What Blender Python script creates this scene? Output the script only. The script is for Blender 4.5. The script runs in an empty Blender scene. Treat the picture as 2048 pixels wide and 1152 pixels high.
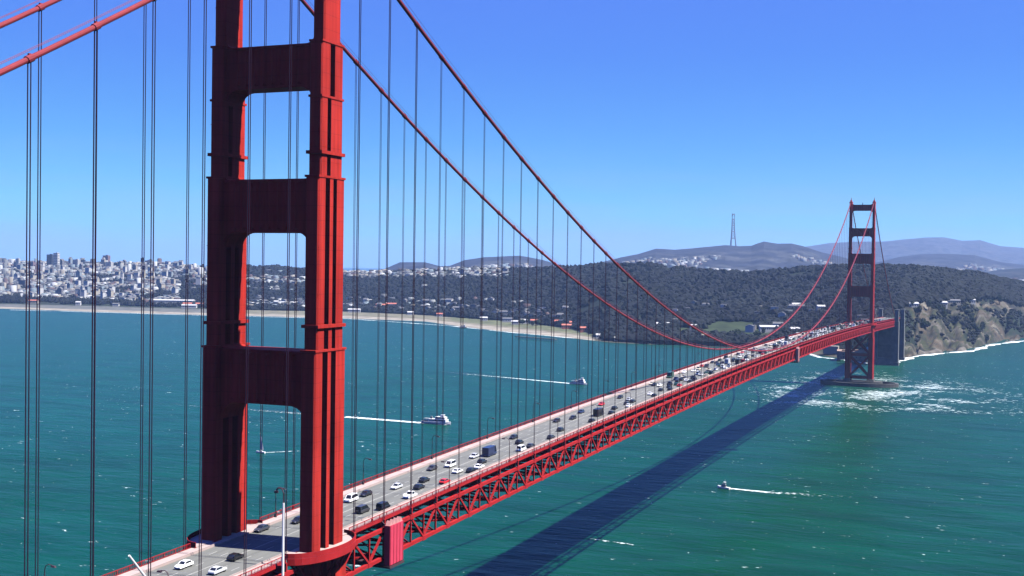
import bpy, math, random
import numpy as np
from mathutils import Vector, Matrix
random.seed(7); rng = np.random.default_rng(11)
C = bpy.context.scene.collection
PI = math.pi
# ------------------------------------------------------------------ camera frame (also used to place far terrain in the world)
CAM = np.array([160.242, -239.802, 143.637]); YAW, PIT, ROL, F = -0.39139841, -0.02013631, 0.01454809, 2370.5825
f_ = np.array([math.sin(YAW)*math.cos(PIT), math.cos(YAW)*math.cos(PIT), math.sin(PIT)])
r0 = np.array([math.cos(YAW), -math.sin(YAW), 0.]); u0 = np.cross(r0, f_)
r_ = r0*math.cos(ROL)+u0*math.sin(ROL); u_ = -r0*math.sin(ROL)+u0*math.cos(ROL)
def ray(X, Y): return f_ + r_*((X-1024)/F) - u_*((Y-576)/F)
def atD(X, Y, D): return CAM + ray(X, Y)*D
def atZ(X, Y, z=0.):
    d = ray(X, Y); return CAM + d*((z-CAM[2])/d[2])
def Dz(X, Y, z): d = ray(X, Y); return (z-CAM[2])/d[2]
def proj(P):
    d = np.asarray(P, float)-CAM; z = d@f_
    return 1024+F*(d@r_)/z, 576-F*(d@u_)/z, z
# ------------------------------------------------------------------ helpers
def tag(o, label=None, cat=None, group=None, kind=None):
    if label: o['label'] = label
    if cat: o['category'] = cat
    if group: o['group'] = group
    if kind: o['kind'] = kind
    return o
def empty(name, loc, rz=0.):
    o = bpy.data.objects.new(name, None); C.objects.link(o); o.location = loc; o.rotation_euler = (0, 0, rz)
    o.empty_display_size = 2; return o
class MB:
    def __init__(s): s.v = []; s.f = []; s.m = []
    def add(s, vs, fs, mi=0):
        b = len(s.v); s.v.extend([tuple(map(float, v)) for v in vs]); s.f.extend([tuple(i+b for i in f) for f in fs]); s.m.extend([mi]*len(fs))
    def box(s, cx, cy, cz, sx, sy, sz, rz=0., mi=0, taper=1.):
        c, n = math.cos(rz), math.sin(rz); vs = []
        for k, dz in enumerate((-sz/2, sz/2)):
            t = taper if k else 1.
            for dx, dy in ((-1, -1), (1, -1), (1, 1), (-1, 1)):
                x, y = dx*sx/2*t, dy*sy/2*t; vs.append((cx+x*c-y*n, cy+x*n+y*c, cz+dz))
        s.add(vs, [(3, 2, 1, 0), (4, 5, 6, 7), (0, 1, 5, 4), (1, 2, 6, 5), (2, 3, 7, 6), (3, 0, 4, 7)], mi)
    def beam(s, p, q, w, h, mi=0):
        p = Vector(p); q = Vector(q); d = (q-p).normalized()
        a = d.cross(Vector((0, 0, 1)))
        if a.length < 1e-3: a = Vector((1, 0, 0))
        a.normalize(); b = a.cross(d).normalized(); vs = []
        for e in (p, q):
            for i, j in ((-1, -1), (1, -1), (1, 1), (-1, 1)): vs.append(e+a*(i*w/2)+b*(j*h/2))
        s.add(vs, [(3, 2, 1, 0), (4, 5, 6, 7), (0, 1, 5, 4), (1, 2, 6, 5), (2, 3, 7, 6), (3, 0, 4, 7)], mi)
    def tube(s, pts, r, n=8, mi=0, caps=True):
        pts = [Vector(p) for p in pts]; rs = r if isinstance(r, (list, tuple)) else [r]*len(pts); vs = []; fs = []
        for i, p in enumerate(pts):
            d = (pts[min(i+1, len(pts)-1)]-pts[max(i-1, 0)]).normalized()
            a = d.cross(Vector((0, 0, 1)))
            if a.length < 1e-3: a = Vector((1, 0, 0))
            a.normalize(); b = a.cross(d)
            for k in range(n): t = 2*PI*k/n; vs.append(p+a*(rs[i]*math.cos(t))+b*(rs[i]*math.sin(t)))
        for i in range(len(pts)-1):
            for k in range(n): fs.append((i*n+k, i*n+(k+1) % n, (i+1)*n+(k+1) % n, (i+1)*n+k))
        if caps: fs.append(tuple(range(n-1, -1, -1))); fs.append(tuple((len(pts)-1)*n+k for k in range(n)))
        s.add(vs, fs, mi)
    def prism(s, poly, a, b, axis='z', mi=0):
        n = len(poly)
        def P(u, v, w): return (u, v, w) if axis == 'z' else ((u, w, v) if axis == 'y' else (w, u, v))
        vs = [P(u, v, a) for u, v in poly]+[P(u, v, b) for u, v in poly]
        fs = [tuple(range(n-1, -1, -1)), tuple(range(n, 2*n))]+[(i, (i+1) % n, n+(i+1) % n, n+i) for i in range(n)]
        s.add(vs, fs, mi)
    def build(s, name, mats, parent=None, loc=None, smooth=False):
        me = bpy.data.meshes.new(name); me.from_pydata(s.v, [], s.f)
        if not isinstance(mats, (list, tuple)): mats = [mats]
        for m in mats: me.materials.append(m)
        if len(mats) > 1: me.polygons.foreach_set('material_index', s.m)
        if smooth: me.polygons.foreach_set('use_smooth', [True]*len(me.polygons))
        me.update(); bm_fix(me)
        o = bpy.data.objects.new(name, me); C.objects.link(o)
        if parent: o.parent = parent
        if loc is not None: o.location = loc
        return o
def bm_fix(me):
    import bmesh
    bm = bmesh.new(); bm.from_mesh(me); bmesh.ops.recalc_face_normals(bm, faces=bm.faces); bm.to_mesh(me); bm.free()
def np_mesh(name, V, Fq, mat, attr=None, smooth=True):
    me = bpy.data.meshes.new(name); V = np.asarray(V, np.float32); Fq = np.asarray(Fq, np.int32); k = Fq.shape[1]
    me.vertices.add(len(V)); me.vertices.foreach_set('co', V.ravel())
    me.loops.add(Fq.size); me.loops.foreach_set('vertex_index', Fq.ravel())
    me.polygons.add(len(Fq)); me.polygons.foreach_set('loop_start', np.arange(0, Fq.size, k, dtype=np.int32))
    me.polygons.foreach_set('use_smooth', np.full(len(Fq), smooth))
    if attr is not None:
        a = me.color_attributes.new('Col', 'FLOAT_COLOR', 'POINT'); c = np.ones((len(V), 4), np.float32); c[:, :3] = attr; a.data.foreach_set('color', c.ravel())
    me.materials.append(mat); me.update(); me.validate()
    o = bpy.data.objects.new(name, me); C.objects.link(o); return o
# ------------------------------------------------------------------ materials
def newmat(name):
    m = bpy.data.materials.new(name); m.use_nodes = True; nt = m.node_tree; return m, nt, nt.nodes['Principled BSDF']
def N(nt, t, **k):
    n = nt.nodes.new(t)
    for a, b in k.items(): setattr(n, a, b)
    return n
def mat(name, col, rough=.6, metal=0., var=.12, scale=.5, spec=.3, emis=None):
    m, nt, b = newmat(name); L = nt.links.new
    b.inputs['Roughness'].default_value = rough; b.inputs['Metallic'].default_value = metal; b.inputs['Specular IOR Level'].default_value = spec
    tc = N(nt, 'ShaderNodeTexCoord'); n1 = N(nt, 'ShaderNodeTexNoise'); n1.inputs['Scale'].default_value = scale; n1.inputs['Detail'].default_value = 6
    L(tc.outputs['Object'], n1.inputs['Vector'])
    mp = N(nt, 'ShaderNodeMapRange'); mp.inputs['From Min'].default_value = .3; mp.inputs['From Max'].default_value = .7
    mp.inputs['To Min'].default_value = 1-var; mp.inputs['To Max'].default_value = 1+var; L(n1.outputs['Fac'], mp.inputs['Value'])
    mx = N(nt, 'ShaderNodeVectorMath', operation='SCALE'); mx.inputs[0].default_value = col; L(mp.outputs[0], mx.inputs['Scale']); L(mx.outputs[0], b.inputs['Base Color'])
    return m
ORANGE = (0.30, 0.0215, 0.0165)
M = {}
M['red'] = mat('orange_vermilion_steel', ORANGE, .7, var=.10, scale=.25, spec=.06)
def steel(name, col):
    m, nt, b = newmat(name); L = nt.links.new; b.inputs['Roughness'].default_value = .7; b.inputs['Specular IOR Level'].default_value = .06
    tc = N(nt, 'ShaderNodeTexCoord'); sp = N(nt, 'ShaderNodeSeparateXYZ'); L(tc.outputs['Object'], sp.inputs[0])
    def ns(sc, s, d=6):
        mp = N(nt, 'ShaderNodeMapping'); mp.inputs['Scale'].default_value = s; L(tc.outputs['Object'], mp.inputs['Vector']); n = N(nt, 'ShaderNodeTexNoise'); n.inputs['Scale'].default_value = sc; n.inputs['Detail'].default_value = d; L(mp.outputs[0], n.inputs['Vector']); return n.outputs['Fac']
    def mr(v, a, b_, c, d):
        mp = N(nt, 'ShaderNodeMapRange'); L(v, mp.inputs['Value'])
        for k, q in zip(('From Min', 'From Max', 'To Min', 'To Max'), (a, b_, c, d)): mp.inputs[k].default_value = q
        return mp.outputs[0]
    def mt(op, a, c):
        n = N(nt, 'ShaderNodeMath', operation=op)
        for i, v in enumerate((a, c)):
            if isinstance(v, (int, float)): n.inputs[i].default_value = v
            else: L(v, n.inputs[i])
        return n.outputs[0]
    seam = mr(mt('FRACT', mt('DIVIDE', sp.outputs['Z'], 3.4), 0), .0, .05, .6, 1.); streak = mr(ns(1.1, (1, 1, .035)), .32, .68, .78, 1.14); patch = mr(ns(.12, (1, 1, .6)), .35, .65, .82, 1.12)
    f = mt('MULTIPLY', mt('MULTIPLY', seam, streak), patch)
    s = N(nt, 'ShaderNodeVectorMath', operation='SCALE'); s.inputs[0].default_value = col; L(f, s.inputs['Scale']); L(s.outputs[0], b.inputs['Base Color']); return m
M['red'] = steel('orange_vermilion_plates', ORANGE)
M['cable'] = mat('cable_paint', (.17, .022, .028), .55, scale=.4, spec=.15)
M['rope'] = mat('suspender_rope', (.022, .010, .022), .8, spec=.05)
M['truss'] = mat('truss_paint', (.25, .014, .016), .7, scale=.3, spec=.06)
M['asphalt'] = mat('asphalt', (.105, .108, .10), .85, var=.16, scale=.12)
M['walk'] = mat('sidewalk_concrete', (.30, .235, .22), .8, var=.1, scale=.3)
M['line'] = mat('lane_paint', (.30, .30, .28), .7)
M['concrete'] = mat('pier_concrete', (.10, .105, .105), .9, var=.25, scale=.12)
M['wetcon'] = mat('wet_concrete', (.05, .05, .048), .8, var=.4, scale=.15)
M['white'] = mat('white_paint', (.6, .6, .6), .4, var=.05)
M['black'] = mat('black_paint', (.012, .012, .014), .4)
M['grey'] = mat('grey_metal', (.16, .17, .18), .5)
M['glass'] = mat('dark_glass', (.01, .013, .017), .08, spec=.6)
M['rubber'] = mat('tyre_rubber', (.015, .015, .015), .8)
M['pink'] = mat('red_sheeting', (.40, .03, .06), .6, var=.08, scale=.5)
M['pinkpale'] = mat('pale_sheeting', (.40, .19, .18), .6)
nt_ = M['asphalt'].node_tree; mp_ = nt_.nodes.new('ShaderNodeMapping'); mp_.inputs['Scale'].default_value = (5, .12, 1); nn_ = next(n for n in nt_.nodes if n.type == 'TEX_NOISE'); tc_ = next(n for n in nt_.nodes if n.type == 'TEX_COORD'); nt_.links.new(tc_.outputs['Object'], mp_.inputs['Vector']); nt_.links.new(mp_.outputs[0], nn_.inputs['Vector'])
M['lamp'] = mat('lamp_post_paint', (.05, .025, .03), .5)
M['brick'] = mat('old_brick', (.25, .17, .13), .9, var=.3, scale=.3)
M['bark'] = mat('bark', (.08, .06, .045), .9)
M['hull'] = mat('dark_hull', (.02, .025, .04), .4)
M['wood'] = mat('pier_timber', (.06, .055, .05), .9)
M['terra'] = mat('roof_tile', (.30, .10, .07), .9)
M['tower_pale'] = mat('antenna_paint', (.10, .115, .15), .6)
def island_mat(name, stops, rough=.9, bumpy=False):
    m, nt, b = newmat(name); L = nt.links.new; b.inputs['Roughness'].default_value = rough; b.inputs['Specular IOR Level'].default_value = .15
    g = N(nt, 'ShaderNodeNewGeometry'); cr = N(nt, 'ShaderNodeValToRGB'); L(g.outputs['Random Per Island'], cr.inputs['Fac'])
    el = cr.color_ramp.elements
    while len(el) < len(stops): el.new(.5)
    for e, (p, c) in zip(el, stops): e.position = p; e.color = (*c, 1)
    cr.color_ramp.interpolation = 'LINEAR' if bumpy else 'CONSTANT'
    if bumpy:
        tc = N(nt, 'ShaderNodeTexCoord'); n = N(nt, 'ShaderNodeTexNoise'); n.inputs['Scale'].default_value = .004; n.inputs['Detail'].default_value = 5
        L(tc.outputs['Object'], n.inputs['Vector']); mp = N(nt, 'ShaderNodeMapRange')
        mp.inputs['From Min'].default_value = .35; mp.inputs['From Max'].default_value = .65; mp.inputs['To Min'].default_value = .6; mp.inputs['To Max'].default_value = 1.5
        L(n.outputs['Fac'], mp.inputs['Value']); s = N(nt, 'ShaderNodeVectorMath', operation='SCALE'); L(cr.outputs[0], s.inputs[0]); L(mp.outputs[0], s.inputs['Scale'])
        L(s.outputs[0], b.inputs['Base Color'])
    else: L(cr.outputs['Color'], b.inputs['Base Color'])
    return m
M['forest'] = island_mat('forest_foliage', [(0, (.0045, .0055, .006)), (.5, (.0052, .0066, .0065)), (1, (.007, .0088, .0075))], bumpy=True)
M['houses'] = island_mat('house_walls', [(0, (.17, .18, .18)), (.18, (.29, .30, .31)), (.30, (.10, .105, .11)), (.46, (.18, .165, .14)), (.56, (.05, .055, .065)), (.74, (.12, .15, .17)), (.88, (.07, .05, .05))])
M['leaf'] = island_mat('leaf_clumps', [(0, (.010, .018, .010)), (.5, (.018, .028, .013)), (1, (.032, .042, .02))], bumpy=True)
def terrain_mat(name, vscale=.01, mottled=.35, rocky=False):
    m, nt, b = newmat(name); L = nt.links.new; b.inputs['Roughness'].default_value = .95; b.inputs['Specular IOR Level'].default_value = .1
    at = N(nt, 'ShaderNodeAttribute'); at.attribute_name = 'Col'; tc = N(nt, 'ShaderNodeTexCoord')
    n = N(nt, 'ShaderNodeTexNoise'); n.inputs['Scale'].default_value = vscale; n.inputs['Detail'].default_value = 9; n.inputs['Roughness'].default_value = .65
    L(tc.outputs['Object'], n.inputs['Vector']); mp = N(nt, 'ShaderNodeMapRange'); mp.inputs['From Min'].default_value = .32; mp.inputs['From Max'].default_value = .68
    mp.inputs['To Min'].default_value = 1-mottled; mp.inputs['To Max'].default_value = 1+mottled
    L(n.outputs['Fac'], mp.inputs['Value']); s = N(nt, 'ShaderNodeVectorMath', operation='SCALE'); L(at.outputs['Color'], s.inputs[0]); L(mp.outputs[0], s.inputs['Scale'])
    L(s.outputs[0], b.inputs['Base Color'])
    return m
M['terrain'] = terrain_mat('coastal_ground', .03, .4)
M['hills'] = terrain_mat('hill_ground', .012, .75)
def water_mat():
    m, nt, b = newmat('sea_water'); L = nt.links.new
    tc = N(nt, 'ShaderNodeTexCoord')
    def noise(scale, detail=4, sx=1., sy=1., dist=0., rough=.5):
        mp = N(nt, 'ShaderNodeMapping'); mp.inputs['Scale'].default_value = (sx, sy, 1); mp.inputs['Rotation'].default_value = (0, 0, .5)
        L(tc.outputs['Object'], mp.inputs['Vector']); n = N(nt, 'ShaderNodeTexNoise'); n.inputs['Scale'].default_value = scale
        n.inputs['Detail'].default_value = detail; n.inputs['Distortion'].default_value = dist; n.inputs['Roughness'].default_value = rough
        L(mp.outputs[0], n.inputs['Vector']); return n.outputs['Fac']
    def rng_(v, a, b_, c=0., d=1., smooth=False):
        mp = N(nt, 'ShaderNodeMapRange'); mp.inputs['From Min'].default_value = a; mp.inputs['From Max'].default_value = b_
        mp.inputs['To Min'].default_value = c; mp.inputs['To Max'].default_value = d
        if smooth: mp.interpolation_type = 'SMOOTHSTEP'
        L(v, mp.inputs['Value']); return mp.outputs[0]
    def mth(op, a, c):
        n = N(nt, 'ShaderNodeMath', operation=op)
        for i, v in enumerate((a, c)):
            if isinstance(v, (int, float)): n.inputs[i].default_value = v
            else: L(v, n.inputs[i])
        return n.outputs[0]
    big = noise(.0035, 5, 1, .6, .4); mid = noise(.014, 6, 1, 2.6, .5, .6)
    mixA = N(nt, 'ShaderNodeMix', data_type='RGBA'); mixA.inputs[6].default_value = (.0008, .0285, .0115, 1); mixA.inputs[7].default_value = (.0012, .038, .029, 1)
    sp0 = N(nt, 'ShaderNodeSeparateXYZ'); L(tc.outputs['Object'], sp0.inputs[0]); L(mth('MINIMUM', mth('ADD', mth('MULTIPLY', rng_(big, .4, .6), .45), rng_(sp0.outputs['X'], 60, -700, 0., .8)), 1.), mixA.inputs[0])
    sc = N(nt, 'ShaderNodeVectorMath', operation='SCALE'); L(mixA.outputs[2], sc.inputs[0]); L(rng_(mid, .3, .7, .74, 1.26), sc.inputs['Scale'])
    # foam: scattered whitecaps, denser in the rip round the far tower
    sp = N(nt, 'ShaderNodeSeparateXYZ'); L(tc.outputs['Object'], sp.inputs[0])
    rip = mth('MULTIPLY', rng_(sp.outputs['Y'], 960, 1080, 0, 1, True), rng_(sp.outputs['Y'], 1260, 1600, 1, 0, True))
    rip = mth('MULTIPLY', rip, rng_(sp.outputs['X'], -150, -50, 0, 1, True))
    rip = mth('MULTIPLY', rip, rng_(sp.outputs['X'], 60, 190, 1, .45, True)); rip = mth('MULTIPLY', rip, rng_(noise(.016, 5, 1, 1.2, .4), .36, .62))
    caps = noise(.2, 3, .7, 1.3, .6, .65); patch = noise(.012, 3)
    thr = mth('SUBTRACT', .708, mth('MULTIPLY', rip, .235)); thr = mth('SUBTRACT', thr, rng_(patch, .48, .7, 0, .045))
    foam = N(nt, 'ShaderNodeMapRange'); L(caps, foam.inputs['Value']); L(thr, foam.inputs['From Min']); L(mth('ADD', thr, .035), foam.inputs['From Max'])
    mixB = N(nt, 'ShaderNodeMix', data_type='RGBA'); L(sc.outputs[0], mixB.inputs[6]); mixB.inputs[7].default_value = (.45, .52, .52, 1); L(mth('MULTIPLY', foam.outputs[0], .85), mixB.inputs[0])
    L(mixB.outputs[2], b.inputs['Base Color']); b.inputs['IOR'].default_value = 1.33; b.inputs['Specular IOR Level'].default_value = .25
    L(rng_(foam.outputs[0], 0, 1, .14, .8), b.inputs['Roughness'])
    w1 = noise(.45, 3, .6, 1.4, .3); w2 = noise(.09, 4, .6, 1.6, .5); w3 = noise(.02, 3, .6, 1.5)
    h = mth('ADD', mth('ADD', mth('MULTIPLY', w1, .5), mth('MULTIPLY', w2, 2.2)), mth('MULTIPLY', w3, 5.))
    bp = N(nt, 'ShaderNodeBump'); bp.inputs['Strength'].default_value = .55; bp.inputs['Distance'].default_value = 1.; L(h, bp.inputs['Height']); L(bp.outputs[0], b.inputs['Normal'])
    b.inputs['Specular IOR Level'].default_value = 0.; gl = N(nt, 'ShaderNodeBsdfGlossy'); gl.inputs['Color'].default_value = (.62, .8, .95, 1); gl.inputs['Roughness'].default_value = .22; L(bp.outputs[0], gl.inputs['Normal'])
    fr = N(nt, 'ShaderNodeFresnel'); fr.inputs['IOR'].default_value = 1.33; L(bp.outputs[0], fr.inputs['Normal'])
    ms = N(nt, 'ShaderNodeMixShader'); L(mth('MULTIPLY', fr.outputs[0], .34), ms.inputs[0]); L(b.outputs[0], ms.inputs[1]); L(gl.outputs[0], ms.inputs[2]); L(ms.outputs[0], nt.nodes['Material Output'].inputs['Surface'])
    return m
M['water'] = water_mat()
def foam_mat(name, fade=True, dens=.5):
    m, nt, b = newmat(name); L = nt.links.new
    b.inputs['Base Color'].default_value = (.55, .6, .6, 1); b.inputs['Roughness'].default_value = .9
    tc = N(nt, 'ShaderNodeTexCoord'); n = N(nt, 'ShaderNodeTexNoise'); n.inputs['Scale'].default_value = .35; n.inputs['Detail'].default_value = 6; L(tc.outputs['Object'], n.inputs['Vector'])
    at = N(nt, 'ShaderNodeAttribute'); at.attribute_name = 'Col'
    a = N(nt, 'ShaderNodeMath', operation='ADD'); L(n.outputs['Fac'], a.inputs[0]); L(at.outputs['Fac'], a.inputs[1])
    mp = N(nt, 'ShaderNodeMapRange'); mp.inputs['From Min'].default_value = .72; mp.inputs['From Max'].default_value = .98; L(a.outputs[0], mp.inputs['Value']); L(mp.outputs[0], b.inputs['Alpha'])
    return m
M['foam'] = foam_mat('sea_foam')
# ------------------------------------------------------------------ bridge geometry
HW = 13.715; PAN = 15.24; LO = 85.62
def zd(y):
    if y < 0: return 76.39+.0207*y
    if y > 1280: return 76.39-.0207*(y-1280)
    return 76.39+6.64*(1-((y-640)/640)**2)
def zc(y):
    if 0 <= y <= 1280: return LO+(227-LO)*((y-640)/640)**2
    t = (-y if y < 0 else y-1280)/343.
    return 227*(1-t)+(65.2 if y < 0 else 73)*t-4*10.3*t*(1-t)
bridge = tag(empty('suspension_bridge', (0, 0, 0)), 'long orange red suspension bridge with two tall towers crossing the strait', 'bridge')
# legs -------------------------------------------------------------
def leg_section(w, d, gr):
    """plan outline; gr = [(y0,y1,depth)] as fractions of the long side, cut into both wide faces"""
    pts = []
    ch = .35
    def side(sx, ys):
        out = []
        for (a, b, dp) in ys:
            ya, yb = -d+2*d*a, -d+2*d*b; out += [(sx*w, ya), (sx*(w-dp), ya), (sx*(w-dp), yb), (sx*w, yb)]
        return out
    g = sorted(gr)
    pts = [(-w+ch, -d), (w-ch, -d), (w, -d+ch)]+side(1, g)+[(w, d-ch), (w-ch, d), (-w+ch, d), (-w, d-ch)]
    l = side(-1, g); l.reverse(); pts += l+[(-w, -d+ch)]
    return pts
SEG = [  # z0, z1, half width, half depth, grooves
 (8, 60, 2.9, 8.3, [(.24, .4, 1.6), (.52, .66, 1.6)]), (60, 76.6, 2.5, 7.5, [(.24, .4, 1.5), (.52, .66, 1.5)]),
 (76.6, 123.2, 1.95, 6.75, [(.23, .40, 1.75), (.51, .67, 1.75)]), (123.2, 163.5, 1.82, 5.75, [(.25, .42, 1.62), (.55, .69, 1.62)]),
 (163.5, 182, 1.7, 4.75, [(.27, .44, 1.5)]), (182, 194.7, 1.7, 4.7, [(.38, .60, 1.5)]), (194.7, 225.5, 1.55, 3.65, [])]
def build_tower(ty, name_label, hid):
    t = MB()
    # bracing below the deck: two X panels with struts
    for z0, z1 in ((10, 38), (38, 65)):
        for sy in (-4.6, 4.6):
            t.beam((-HW+2.5, ty+sy, z0+2), (HW-2.5, ty+sy, z1-2), 1.3, 2.2); t.beam((-HW+2.5, ty+sy+.3, z1-2), (HW-2.5, ty+sy+.3, z0+2), 1.3, 2.2)
    for z in (38, 10): t.box(0, ty, z, 2*HW-5.2, 11, 3.2)
    base = t.build('tower', M['red'], bridge); tag(base, name_label)
    for sx in (-1, 1):
        g = MB()
        for i, (z0, z1, w, d, gr) in enumerate(SEG):
            g.prism([(x+sx*HW, y+ty) for x, y in leg_section(w, d, gr)], z0, z1-(.002 if i else 0))
            if i >= 2:   # projecting collars part-way up and at each set-back
                g.box(sx*HW, ty, z1-.25, 2*w+.3, 2*d+.3, .5)
        for zz, w, d in ((128.6, 1.82, 5.75), (168.8, 1.7, 4.75), (215, 1.55, 3.65)):
            g.box(sx*HW, ty, zz, 2*w+.9, 2*d+.9, .75)
        g.box(sx*HW, ty, 226.2, 3.5, 8.2, 1.4); g.box(sx*HW, ty, 227.9, 1.8, 6.4, 2.2, taper=.8); g.box(sx*HW, ty, 230.4, .5, .5, 3.2)
        for zz in (90, 101, 136, 147, 176, 204):           # thin plate seams
            w, d = next((a[2], a[3]) for a in SEG if a[0] <= zz < a[1]); 
            g.box(sx*HW, ty-d-.012, zz, 2*w-1., .05, .12); g.box(sx*(HW+w+.012), ty-d*.8, zz, .05, d*.36, .12)
        g.build('leg', M['red'], base)
    # portal struts with rounded haunches, thinner than the legs, fluted faces
    def strut(zb, zt, th, rb, rt, w, dip=0.):
        x0 = HW-w+.05
        poly = []
        def arc(cx, cz, r, a0, a1, n=7, rz=1.): return [(cx+r*math.cos(a0+(a1-a0)*i/n), cz+r*rz*math.sin(a0+(a1-a0)*i/n)) for i in range(n+1)]
        poly += arc(-x0+rb, zb-rb, rb, PI, PI/2)            # lower left haunch
        poly += arc(x0-rb, zb-rb, rb, PI/2, 0)
        if rt > 0:
            poly += arc(x0-rt, zt+rt*.6, rt, 0, -PI/2, rz=.6); poly += arc(-x0+rt, zt+rt*.6, rt, -PI/2, -PI, rz=.6)
        else: poly += [(x0, zt), (-x0, zt)]
        m = MB(); m.prism(poly, ty-th, ty+th, 'y')
        n = 8
        for k in range(n):                                   # vertical pleats
            x = -8.4+16.8*k/(n-1)
            for s in (-1, 1):
                y0 = ty+s*(th-.02); y1 = ty+s*(th+.45)
                m.add([(x-.75, y0, zb+.6), (x+.75, y0, zb+.6), (x, y1, zb+1.2), (x-.75, y0, zt-.6), (x+.75, y0, zt-.6), (x, y1, zt-1.2)],
                      [(0, 1, 4, 3), (0, 3, 5, 2), (1, 2, 5, 4), (0, 2, 1), (3, 4, 5)])
        for s in (-1, 1): m.box(0, ty+s*(th+.1), zt-.4, 2*x0-.3, .5, .5)
        m.build('portal_strut', M['red'], base)
    strut(109.8, 122.6, 4.6, 4.2, 1.3, 1.95); strut(150.3, 162.8, 3.9, 3.6, 1.6, 1.82)
    strut(184.2, 194.2, 3.2, 3.6, 2.2, 1.7); strut(215.8, 223.2, 2.6, 3.2, 3.6, 1.55)
    m = MB(); m.box(0, ty, 66, 2*HW-5, 9, 4.6); m.build('deck_strut', M['red'], base)
    m = MB(); m.box(0, ty, 224.6, .9, .9, 2.8, taper=.5); m.build('beacon', M['lamp'], base)
    # walkway that swings round the outside of each leg
    for sx in (-1, 1):
        m = MB(); zz = zd(ty)+.25; n = 18; R = [(7.6*math.cos(a), 13.5*math.sin(a)) for a in [PI/2-PI*i/n for i in range(n+1)]]
        poly = [(sx*(11.9), ty+13.5)]+[(sx*(11.9+a), ty+b) for a, b in R]+[(sx*11.9, ty-13.5)]
        m.prism(poly, zz-1.1, zz, mi=1)
        for i in range(n):
            a, b = R[i], R[i+1]
            m.beam((sx*(11.9+a[0]), ty+a[1], zz+.55), (sx*(11.9+b[0]), ty+b[1], zz+.55), .12, 1.1); m.beam((sx*(11.9+a[0]), ty+a[1], zz-.8), (sx*(11.9+b[0]), ty+b[1], zz-.8), .4, 1.5)
        for i in range(2, n-1, 2): m.beam((sx*(11.9+R[i][0]*.95), ty+R[i][1]*.95, zz-1.4), (sx*15.5, ty+R[i][1]*.5, zz-7.5), .45, .45)
        m.build('walkway', [M['truss'], M['walk']], base)
    # pier
    m = MB(); n = 40
    ring = lambda a, b: [(a*math.cos(2*PI*k/n), ty+b*math.sin(2*PI*k/n)) for k in range(n)]
    if ty > 500:
        o, i_ = ring(47, 25), ring(43, 21); vs = [(*p, -6) for p in o]+[(*p, 4.5) for p in o]+[(*p, 4.5) for p in i_]+[(*p, -6) for p in i_]
        m.add(vs, [(k, (k+1) % n, n+(k+1) % n, n+k) for k in range(n)]+[(n+k, n+(k+1) % n, 2*n+(k+1) % n, 2*n+k) for k in range(n)]+[(2*n+k, 2*n+(k+1) % n, 3*n+(k+1) % n, 3*n+k) for k in range(n)])
    m.prism(ring(28, 14), -6, 5.5)
    for sx in (-1, 1): m.box(sx*HW, ty, 6.9, 9, 20, 3.2, taper=.9)
    m.build('pier', M['wetcon'], bridge)
build_tower(0, 'nearer tower of the bridge, fluted legs joined by heavy crossbeams', False)
build_tower(1280, 'farther tower of the bridge standing in foaming water off the headland', False)
# main cables -----------------------------------------------------
for sx in (-1, 1):
    m = MB()
    ys = [-343+343*i/40 for i in range(40)]+[1280*i/168 for i in range(169)]+[1280+343*i/30 for i in range(1, 31)]
    m.tube([(sx*HW, y, zc(y)) for y in ys], .50, 10)
    k = -22
    for k in range(-22, 107):
        y = k*PAN
        if y < -340 or y > 1620 or abs(y) < 1 or abs(y-1280) < 3: continue
        dz = (zc(y+.6)-zc(y-.6))/1.2
        m.tube([(sx*HW, y-.62, zc(y)-.62*dz), (sx*HW, y+.62, zc(y)+.62*dz)], .66, 10)
        m.box(sx*HW, y, zc(y)+.72, .3, .5, .3)
    for o in (-.42, .42):      # hand ropes
        m.tube([(sx*HW+o, y, zc(y)+1.45) for y in ys if y not in (0,)], .045, 4)
    m.build('main_cable', M['cable'], bridge)
# suspenders ------------------------------------------------------
sus = []
for k in list(range(-22, 0))+list(range(1, 84))+list(range(85, 107)):
    y = k*PAN if k < 85 else 1280+(k-84)*PAN
    for sx in (-1, 1):
        zb = zd(y)-1.5; zt = zc(y)-.3
        if zt-zb < 1.2: continue
        px, py, dep = proj((sx*HW, y, (zb+zt)/2)); vis = dep > 5 and -10 < px < 2058 and True
        sus.append(((zt-zb)/dep if vis else 0, sx, y, zb, zt))
sus.sort(reverse=True)
rest = MB()
for i, (sz, sx, y, zb, zt) in enumerate(sus):
    m = MB() if i < 100 else rest
    for o in (-.33, .33):
        m.tube([(sx*HW, y+o, zb), (sx*HW, y+o, zt)], .105 if y < 60 else .07, 5)
    m.box(sx*HW, y, zb+.5, .5, 1., .9)
    if i < 100: m.build('suspender', M['rope'], bridge)
tag(rest.build('suspender', M['rope'], bridge), kind='stuff')
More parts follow.
